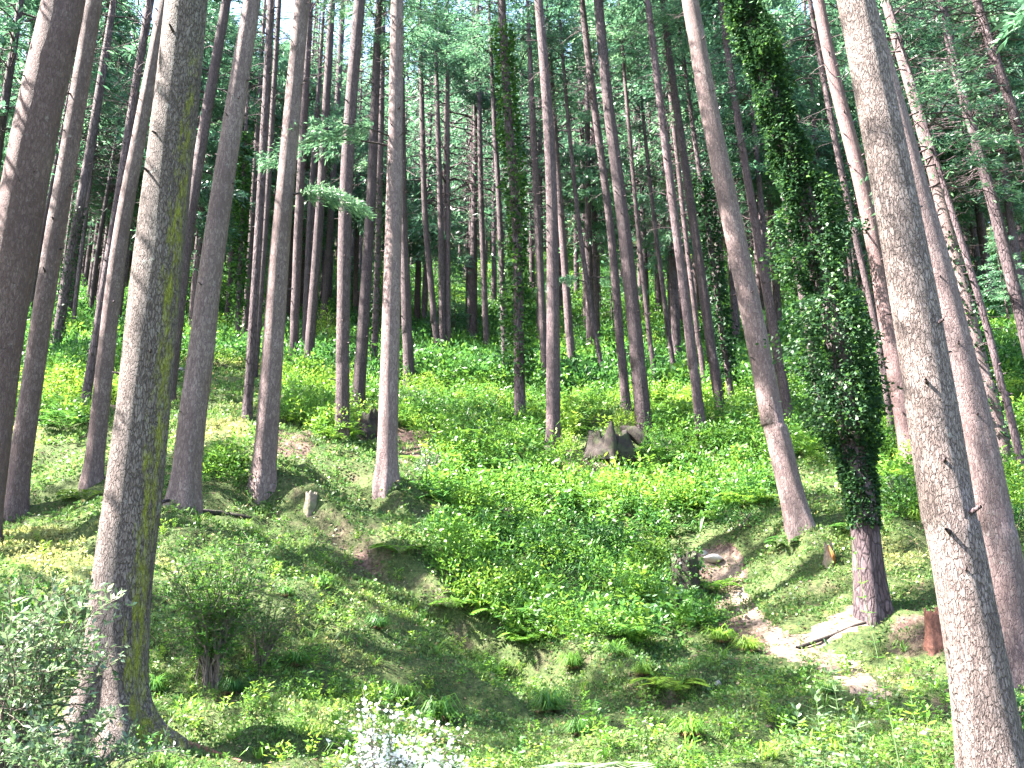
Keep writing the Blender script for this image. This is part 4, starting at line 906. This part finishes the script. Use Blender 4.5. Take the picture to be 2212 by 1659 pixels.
# ------------------------------------------------------------------ individual shrubs and plants
def stems_leaves(g, base_r, H, W_, nst, leafL, leafW, per, arch=.25, twig=6, start=.25, lean=(0, 0), curl=.35):
    K = 9; t = np.linspace(0, 1, K)[None]; a = g.uniform(0, 6.28, nst)[:, None]; hh = H * g.uniform(.6, 1.0, (nst, 1)); ww = W_ * g.uniform(.15, 1, (nst, 1))
    x = np.cos(a) * (base_r + ww * t ** 1.4) + lean[0] * t; y = np.sin(a) * (base_r + ww * t ** 1.4) + lean[1] * t
    z = hh * (t - arch * t ** 3 * (ww / W_))
    P = np.stack([x, y, z], -1) + g.normal(0, .012, (nst, K, 3)) * H
    P[:, 0, 2] = -.1
    parts = [(*tubes(P, .008 * (1 - .8 * t) * H ** .5 * np.ones((nst, 1)), 4), 0, .5)]
    # twigs
    m = twig; k = g.integers(2, K - 1, (nst, m)); st = P[np.arange(nst)[:, None], k].reshape(-1, 3)
    D = rdir(nst * m, -.1, .8, g); L = g.uniform(.12, .32, nst * m)[:, None] * min(H, 1.6)
    t2 = np.linspace(0, 1, 5)
    P2 = st[:, None] + D[:, None] * (L * t2[None])[:, :, None]; P2[..., 2] -= .15 * (L * t2 ** 2)
    parts.append((*tubes(P2, np.full((nst * m, 5), .0022) * H ** .5, 3), 0, .5))
    # leaves on stems and twigs
    def along(PP, n, s0):
        b = g.integers(0, len(PP), n); s = g.uniform(s0, 1.0, n) * (PP.shape[1] - 1); k0 = np.minimum(s.astype(int), PP.shape[1] - 2); f = (s - k0)[:, None]
        C = PP[b, k0] * (1 - f) + PP[b, k0 + 1] * f; T = PP[b, k0 + 1] - PP[b, k0]; T /= np.linalg.norm(T, axis=1, keepdims=True); return C, T
    C1, T1 = along(P, nst * per, start); C2, T2 = along(P2, nst * m * max(per // 3, 6), .1)
    C = np.concatenate([C1, C2]); T = np.concatenate([T1, T2]); n = len(C)
    D = T * .9 + rdir(n, -.6, .8, g) * .9; Q = leaf(C, D, leafL * g.uniform(.6, 1.25, n), leafW * g.uniform(.7, 1.2, n), g=g)
    # fold leaves slightly: raise the side vertices
    Q[:, 1, 2] += leafW * curl * .4; Q[:, 3, 2] += leafW * curl * .4
    return join(parts), Q
def shrub(name, P, label, mat, seed, H=1., W_=.6, nst=12, leafL=.06, leafW=.025, per=22, tint=.55, group=None, cat='shrub', **kw):
    g = np.random.default_rng(seed)
    (V, q, mi, tt), Q = stems_leaves(g, .04, H, W_, nst, leafL, leafW, per, **kw)
    root = obj(name, None, loc=tuple(P), label=label, cat=cat, group=group)
    obj('stems', mesh_np('stems', V, quads=q, mats=[M_TWIG]), parent=root)
    obj('foliage', quads_mesh('foliage', Q, np.clip(tint + g.normal(0, .18, len(Q)), 0, 1), mat), parent=root)
    return root, V, g
def at(px, d):
    """ground point below pixel column px at forward distance d"""
    x = (px - 1106) / F_PX * d * 1.0; 
    for _ in range(4):
        z = float(height(x, d)); dep = np.array([x, d, z]) @ CF; x = (px - 1106) / F_PX * dep
    return np.array([x, d, float(height(x, d))])
shrub('leafy_shrub', at(10, 7.6), 'pale leafed arching shrub filling the bottom left corner in front of the big mossy trunk', M_PALE, 1, H=1.85, W_=.95, nst=32, leafL=.075, leafW=.026, per=32, twig=9, tint=.48, lean=(.1, 0))
shrub('leafy_shrub', at(-40, 8.4), 'darker shrub at the left edge behind the pale arching one', M_HERB, 2, H=1.9, W_=.8, nst=26, leafL=.07, leafW=.026, per=36, twig=8, tint=.4)
shrub('leafy_shrub', at(130, 7.2), 'low sprawling shrub before the foot of the big mossy trunk', M_PALE, 3, H=1.0, W_=.8, nst=22, leafL=.06, leafW=.024, per=34, twig=8, tint=.35, arch=.5)
shrub('feathery_shrub', hit(455, 1490), 'feathery fine leafed bush with thin upright stems right of the big mossy trunk', M_HERB, 4, H=2.15, W_=.85, nst=44, leafL=.052, leafW=.016, per=80, twig=9, tint=.45)
shrub('feathery_shrub', hit(560, 1440), 'shorter feathery bush leaning out of the bank beside the tall feathery one', M_HERB, 5, H=1.3, W_=.8, nst=26, leafL=.045, leafW=.012, per=44, twig=8, tint=.4)
# blossoming bush
r_, V_, g_ = shrub('blossoming_shrub', at(830, 7.0), 'small bush covered in glaring white blossom at the bottom edge', M_PALE, 6, H=1.2, W_=.5, nst=16, leafL=.045, leafW=.018, per=20, twig=7, tint=.5)
idx_ = g_.integers(0, len(V_), 1500); C_ = V_[idx_]; C_ = C_[C_[:, 2] > .45] ; n_ = len(C_)
obj('blossom', quads_mesh('blossom', leaf(C_ + g_.normal(0, .02, (n_, 3)), rdir(n_, -.2, 1, g_), .035, .03, g=g_), np.clip(g_.uniform(.3, 1, n_), 0, 1), M_WHITE), parent=r_)
r_, V_, g_ = shrub('blossoming_shrub', at(915, 6.6), 'lower sprays of white blossom right of the glaring white bush', M_PALE, 7, H=.85, W_=.4, nst=12, leafL=.045, leafW=.018, per=20, twig=7, tint=.5)
idx_ = g_.integers(0, len(V_), 900); C_ = V_[idx_]; C_ = C_[C_[:, 2] > .3] ; n_ = len(C_)
obj('blossom', quads_mesh('blossom', leaf(C_ + g_.normal(0, .02, (n_, 3)), rdir(n_, -.2, 1, g_), .03, .026, g=g_), np.clip(g_.uniform(.2, 1, n_), 0, 1), M_WHITE), parent=r_)
def tall_herb(P, H, label, seed, mat=M_PALE, lean=(0, 0), leafL=.115, rows=16, tint=.6, top=True):
    H = H * 1.22; g = np.random.default_rng(seed); K = 12; t = np.linspace(0, 1, K)
    Pt = np.stack([lean[0] * t + .015 * np.sin(t * 5), lean[1] * t, H * t - .05], 1)
    V, q = tubes(Pt[None], (.006 * (1 - .7 * t))[None], 5)
    s = np.repeat(np.linspace(.3, .98, rows), 4); n = len(s); a = np.tile([0, 1.57, 3.14, 4.71], rows) + np.repeat(np.arange(rows) * .78, 4) + g.normal(0, .2, n)
    C = np.stack([np.interp(s, t, Pt[:, k]) for k in range(3)], 1); el = np.where(s > .9, 1.2, .25)
    D = np.stack([np.cos(a), np.sin(a), el + g.normal(0, .12, n)], 1); Q = leaf(C, D, leafL * np.where(s > .9, .6, 1) * g.uniform(.7, 1.1, n), leafL * .26, roll=g.normal(0, .25, n), g=g)
    root = obj('tall_herb', None, loc=tuple(P), label=label, cat='plant', group='single stemmed herbs by the lower edge')
    obj('stem', mesh_np('stem', V, quads=q, mats=[M_HERBSTEM]), parent=root)
    obj('leaves', quads_mesh('leaves', Q, np.clip(tint + g.normal(0, .12, n), 0, 1), mat), parent=root)
M_HERBSTEM = rock_mat('herb_stem', (.07, .13, .04), (.14, .22, .07), 20)
tall_herb(at(1846, 7.0), 1.12, 'pale whorled herb catching the sun near the bottom right', 1, lean=(-.05, 0))
tall_herb(at(1795, 6.8), .86, 'short pale herb left of the sunlit whorled one', 2, tint=.45)
tall_herb(at(1880, 6.6), .78, 'short herb right of the sunlit whorled one at the bottom edge', 3, tint=.45)
tall_herb(at(2005, 7.0), 1.02, 'green herb left of the foot of the large right trunk', 4, mat=M_HERB, tint=.8)
tall_herb(at(2040, 6.7), .80, 'small herb overlapping the base of the large right trunk', 5, mat=M_HERB, tint=.7)
tall_herb(at(1955, 8.2), 1.75, 'very tall slender dark green herb stem standing before the sandy path', 6, mat=M_HERB, lean=(-.22, 0), rows=13, leafL=.075, tint=.5)
tall_herb(at(1750, 6.7), .80, 'short herb furthest left in the row along the bottom right edge', 7, tint=.4)
def fern_plant(P, s, label, seed, mat=M_HERB, tint=.8, nf=11, group='ferns on the forest floor'):
    g = np.random.default_rng(seed); Q = fern(g, L=s, nf=nf, npn=22)
    obj('fern', quads_mesh('fern', Q, np.clip(tint + g.normal(0, .09, len(Q)), 0, 1), mat), loc=tuple(P), label=label, cat='fern', group=group)
fern_plant(at(1040, 8.4), 1.05, 'bright yellow green fern peeking over the bottom edge left of centre', 1, tint=.95)
fern_plant(at(980, 8.2), .95, 'sunlit fern at the bottom edge beside the white blossom', 2, mat=M_PALE, tint=.9)
fern_plant(at(1180, 8.3), 1.0, 'pale sunlit fern at the bottom edge, middle of the row', 3, mat=M_PALE, tint=.85)
fern_plant(at(1300, 8.2), 1.02, 'pale fern at the bottom edge right of the middle one', 4, mat=M_PALE, tint=.95)
fern_plant(at(1400, 8.3), .98, 'pale fern at the right end of the row along the bottom edge', 5, mat=M_PALE, tint=.85)
fern_plant(hit(1335, 1090), .95, 'large bright fern with drooping fronds right of centre in the dell', 6, tint=1)
fern_plant(hit(865, 1200), .7, 'fern on the left bank below the brightly lit trunk', 7, tint=.7)
fern_plant(hit(980, 1320), .7, 'fern at the left rim of the dense green dell', 8, tint=.7)
fern_plant(hit(1450, 1500), .7, 'bright leafy fern in the clump at the edge of the lawn', 9, tint=.95)
fern_plant(hit(180, 1085), .7, 'fern between the two grey trunks at the left', 10, tint=.85)
fern_plant(hit(475, 1010), .9, 'dark glossy fern right of the smooth pale grey trunk', 11, tint=.4)
fern_plant(hit(1235, 1060), .8, 'yellow green fern below the tall knotty trunk', 12, tint=.95)
fern_plant(hit(1700, 1180), .6, 'fern in shade below the leaning grey trunk', 13, tint=.4)
fern_plant(hit(1840, 1150), .7, 'fern right above the orange split stump', 14, tint=.5)
def tussock(px, py, s, label, seed, tint=.6, n=150, dead=.45):
    s = s * .78
    g = np.random.default_rng(seed); P = hit(px, py)
    Q = np.concatenate([place(blades(g, L=s * g.uniform(.6, 1.1), n=n // 2), np.array([g.normal(0, s * .05), g.normal(0, s * .05), .0]), 0, 1) for _ in range(4)])
    root = obj('grass_tussock', None, loc=tuple(P), label=label, cat='grass tussock', group='tussocks on the lawn and bank')
    obj('green_blades', quads_mesh('green_blades', Q, np.clip(tint + g.normal(0, .12, len(Q)), 0, 1), M_HERB), parent=root)
    D = blades(g, L=s * dead * 1.5, n=110); D[..., 2] *= .45; D[..., 2] -= s * .02
    obj('dead_skirt', quads_mesh('dead_skirt', D, g.uniform(0, 1, len(D)), M_DEADFERN), parent=root)
for k, a_ in enumerate([
 (1075,1465,.62,'large tussock with brown dead leaves at its base in the middle of the lawn edge',.6),(1185,1540,.5,'strap leaved tussock hanging over its brown skirt on the lower lawn',.5),
 (1240,1445,.5,'wide tussock on a dark brown hummock right of centre',.65),(500,1500,.35,'dark tussock under the feathery bush',.3),(1490,1590,.5,'pale strap leaved tussock near the lower edge right of centre',.7),
 (950,1560,.6,'dense green tussock right of the white blossom',.55),(870,1520,.5,'leafy tussock just above the white blossom',.65),(1560,1390,.6,'pale feathery tussock overhanging the end of the gully',.8),
 (1620,1410,.55,'pale tussock where the gully meets the sandy path',.9),(1500,1350,.6,'pale tussock in front of the tall mossy stump',.7),(820,1360,.4,'brownish tussock on the left bank',.4),
 (700,1270,.35,'small tussock halfway down the left bank',.5),(620,1290,.35,'small tussock above the bare streak of the left bank',.45),(1390,1460,.45,'bright tussock beside the brown hummock',.85),
 (1330,1420,.45,'tussock with dead fronds at the lower rim of the dell',.6),(1700,1560,.3,'low tuft alone on the flat lawn',.5),(1250,1590,.35,'low tuft on the lower lawn below the hanging tussock',.5),
 (330,1500,.45,'tuft growing against the foot of the big mossy trunk',.5),(1790,1500,.25,'tiny tuft on the lawn left of the two stones',.5),(640,1440,.4,'green tuft at the foot of the left bank',.5)]):
    tussock(a_[0], a_[1], a_[2], a_[3], 40 + k, tint=a_[4])
def bush(px, py, wpx, hpx, label, seed, mat=M_HERB, tint=.7, n=900, ll=None):
    g = np.random.default_rng(seed); P = hit(px, py); d = float(P @ CF) / F_PX
    ll = ll or max(.06, 4.5 * d); Q = shrubball(g, n, wpx * d / 2, hpx * d * .62, ll, hollow=.2)
    root = obj('bush', None, loc=tuple(P), label=label, cat='bush', group='leafy bushes under the trees')
    K = 4; ns = 7; a = g.uniform(0, 6.28, ns)[:, None]; t = np.linspace(0, 1, K)[None]
    st = np.stack([np.cos(a) * wpx * d * .3 * t, np.sin(a) * wpx * d * .3 * t, hpx * d * .8 * t - .05 + 0 * a], -1)
    V, q = tubes(st, np.full((ns, K), .012), 4); obj('stems', mesh_np('stems', V, quads=q, mats=[M_TWIG]), parent=root)
    obj('foliage', quads_mesh('foliage', Q, np.clip(tint + g.normal(0, .14, len(Q)), 0, 1), mat), parent=root)
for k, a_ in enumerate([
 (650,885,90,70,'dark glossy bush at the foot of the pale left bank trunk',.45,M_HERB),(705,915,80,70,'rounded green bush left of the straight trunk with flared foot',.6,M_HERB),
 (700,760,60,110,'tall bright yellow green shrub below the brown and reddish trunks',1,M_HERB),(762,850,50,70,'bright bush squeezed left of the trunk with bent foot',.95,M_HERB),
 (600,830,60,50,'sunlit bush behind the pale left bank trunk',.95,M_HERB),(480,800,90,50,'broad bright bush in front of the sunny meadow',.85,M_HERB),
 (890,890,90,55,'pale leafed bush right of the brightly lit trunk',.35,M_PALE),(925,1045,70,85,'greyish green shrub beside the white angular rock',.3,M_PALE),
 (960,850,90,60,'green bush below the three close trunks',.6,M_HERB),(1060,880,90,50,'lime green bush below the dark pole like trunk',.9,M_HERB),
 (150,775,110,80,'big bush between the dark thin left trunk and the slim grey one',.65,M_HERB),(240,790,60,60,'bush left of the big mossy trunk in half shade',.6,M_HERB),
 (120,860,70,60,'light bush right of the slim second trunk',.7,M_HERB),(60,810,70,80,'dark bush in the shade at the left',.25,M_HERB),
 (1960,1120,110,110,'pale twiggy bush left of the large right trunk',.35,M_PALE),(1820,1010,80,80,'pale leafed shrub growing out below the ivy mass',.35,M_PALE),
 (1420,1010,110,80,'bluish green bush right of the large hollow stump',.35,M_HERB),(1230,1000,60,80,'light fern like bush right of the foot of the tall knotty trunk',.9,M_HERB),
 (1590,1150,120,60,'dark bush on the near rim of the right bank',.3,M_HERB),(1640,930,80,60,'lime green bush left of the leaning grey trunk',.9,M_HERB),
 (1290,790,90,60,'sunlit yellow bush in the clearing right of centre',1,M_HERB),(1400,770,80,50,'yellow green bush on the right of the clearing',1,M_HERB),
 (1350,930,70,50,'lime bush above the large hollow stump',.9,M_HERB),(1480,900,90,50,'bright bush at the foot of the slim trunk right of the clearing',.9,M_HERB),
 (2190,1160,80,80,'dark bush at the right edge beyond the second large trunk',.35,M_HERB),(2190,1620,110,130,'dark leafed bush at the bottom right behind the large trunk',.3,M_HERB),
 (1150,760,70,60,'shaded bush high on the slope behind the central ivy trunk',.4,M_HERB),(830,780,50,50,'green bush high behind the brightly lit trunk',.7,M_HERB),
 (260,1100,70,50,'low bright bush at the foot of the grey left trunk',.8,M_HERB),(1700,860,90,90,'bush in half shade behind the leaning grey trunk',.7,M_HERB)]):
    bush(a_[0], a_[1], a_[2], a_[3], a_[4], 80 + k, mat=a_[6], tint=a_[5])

# ------------------------------------------------------------------ needles cut from the crowns along the sun rays to light chosen spots
LIT = [[(0,1150),(240,1130),(240,1265),(120,1250),(0,1195)], [(340,1190),(480,1262),(640,1325),(830,1430),(850,1475),(700,1415),(520,1325),(340,1262)],
 [(370,715),(620,715),(620,785),(370,790)], [(0,925),(90,920),(90,990),(0,1000)], [(400,905),(540,905),(540,960),(420,950)],
 [(1640,1385),(1760,1335),(1890,1290),(1920,1335),(1830,1372),(1780,1405),(1960,1440),(2020,1460),(1900,1500),(1850,1460)], [(1500,1180),(1600,1180),(1600,1235),(1500,1235)],
 [(1220,680),(1480,680),(1500,850),(1250,840)], [(1890,1165),(2010,1165),(2010,1235),(1890,1240)], [(600,1000),(800,1010),(840,1090),(620,1060)],
 [(1000,1000),(1300,1010),(1420,1120),(1300,1160),(1050,1080)], [(1150,1410),(1450,1430),(1450,1470),(1180,1460)],
 [(1500,980),(1650,960),(1680,1060),(1520,1080)], [(900,540),(1100,540),(1120,700),(940,700)], [(1200,600),(1480,600),(1500,700),(1200,690)], [(0,640),(380,640),(380,720),(0,720)], [(1550,640),(1900,640),(1900,760),(1550,740)], [(640,830),(1100,790),(1100,900),(880,930),(640,900)], [(860,1080),(980,1090),(1020,1180),(900,1180)]]
def sun_openings():
    sd = np.array(SUN_DIR); e1 = np.cross(sd, [0, 0, 1]); e1 /= np.linalg.norm(e1); e2 = np.cross(sd, e1)
    r = 6 * np.exp(rng.uniform(0, 1, 200000) * math.log(120 / 6)); a = rng.uniform(-.6, .6, 200000); x = r * np.sin(a); y = r * np.cos(a)
    P = np.stack([x, y, height(x, y, False)], 1); px, py = to_px(P); m = np.zeros(len(P), bool)
    for poly in LIT: m |= inpoly(px, py, poly)
    pts = [P[m]]
    for k, z0, z1 in ((5, .5, 13), (10, 0, 14), (17, 0, 13), (7, 1, 14), (14, 0, 4), (43, 1, 13), (44, 2, 13), (42, 0, 16), (45, 0, 14), (31, 0, 14), (34, 0, 12), (56, 0, 12), (26, 4, 12)):     # sunlit flanks
        T = TREE_INFO[k]; z = np.linspace(z0, z1, 60); pts.append(T['P0'] + np.stack([np.interp(z, T['sp'][:, 2], T['sp'][:, 0]) - .3, np.interp(z, T['sp'][:, 2], T['sp'][:, 1]) - .2, z], 1)); pts.append(pts[-1] + np.array([0, .6, 0])); pts.append(pts[-2] - np.array([0, .6, 0]))
    for (qx, dd, zz) in ((830, 7.0, 1.0), (60, 7.6, 1.4), (1846, 7, .9), (1180, 8.3, .3), (1300, 8.2, .3), (1400, 8.3, .3), (1000, 8.3, .3)): pts.append((at(qx, dd) + [0, 0, zz])[None] + rng.normal(0, .35, (30, 3)))
    pts = np.concatenate(pts); cell = .35
    gr = set(); uv = np.floor(np.stack([pts @ e1, pts @ e2], 1) / cell).astype(int)
    lo = uv.min(0) - 2; hi = uv.max(0) + 2; G = np.zeros(hi - lo + 1, bool); uv -= lo
    for dx in (-1, 0, 1):
        for dy in (-1, 0, 1): G[uv[:, 0] + dx, uv[:, 1] + dy] = True
    bpy.context.view_layer.update(); done = 0
    for o in list(COL.objects):
        if o.type != 'MESH' or not o.name.startswith('crown'): continue
        mw = np.array(o.matrix_world); 
        if np.hypot(mw[0, 3], mw[1, 3]) > 110: continue
        me = o.data; nv = len(me.vertices); V = np.empty(nv * 3, np.float32); me.vertices.foreach_get('co', V); V = V.reshape(-1, 3)
        nq = len(me.polygons); q = np.empty(nq * 4, np.int32); me.polygons.foreach_get('vertices', q); q = q.reshape(-1, 4)
        mi = np.empty(nq, np.int32); me.polygons.foreach_get('material_index', mi); tt = np.empty(nv, np.float32); me.attributes['tint'].data.foreach_get('value', tt)
        C = V[q[:, 0]] @ mw[:3, :3].T + mw[:3, 3]; w = np.floor(np.stack([C @ e1, C @ e2], 1) / cell).astype(int) - lo
        ok = ((w >= 0) & (w < np.array(G.shape))).all(1); cut = np.zeros(nq, bool); cut[ok] = G[w[ok, 0], w[ok, 1]]
        cut &= (mi == 1) & (rng.random(nq) < .93)
        if cut.mean() < .01: continue
        q2 = q[~cut]; u, inv = np.unique(q2, return_inverse=True)
        o.data = mesh_np('crown', V[u], quads=inv.reshape(-1, 4), mats=[M_BARKDARK, M_NEEDLE], smooth=False, attrs={'tint': ('POINT', tt[u])}, mat_idx=mi[~cut]); done += 1
    print('crowns opened', done)
sun_openings()
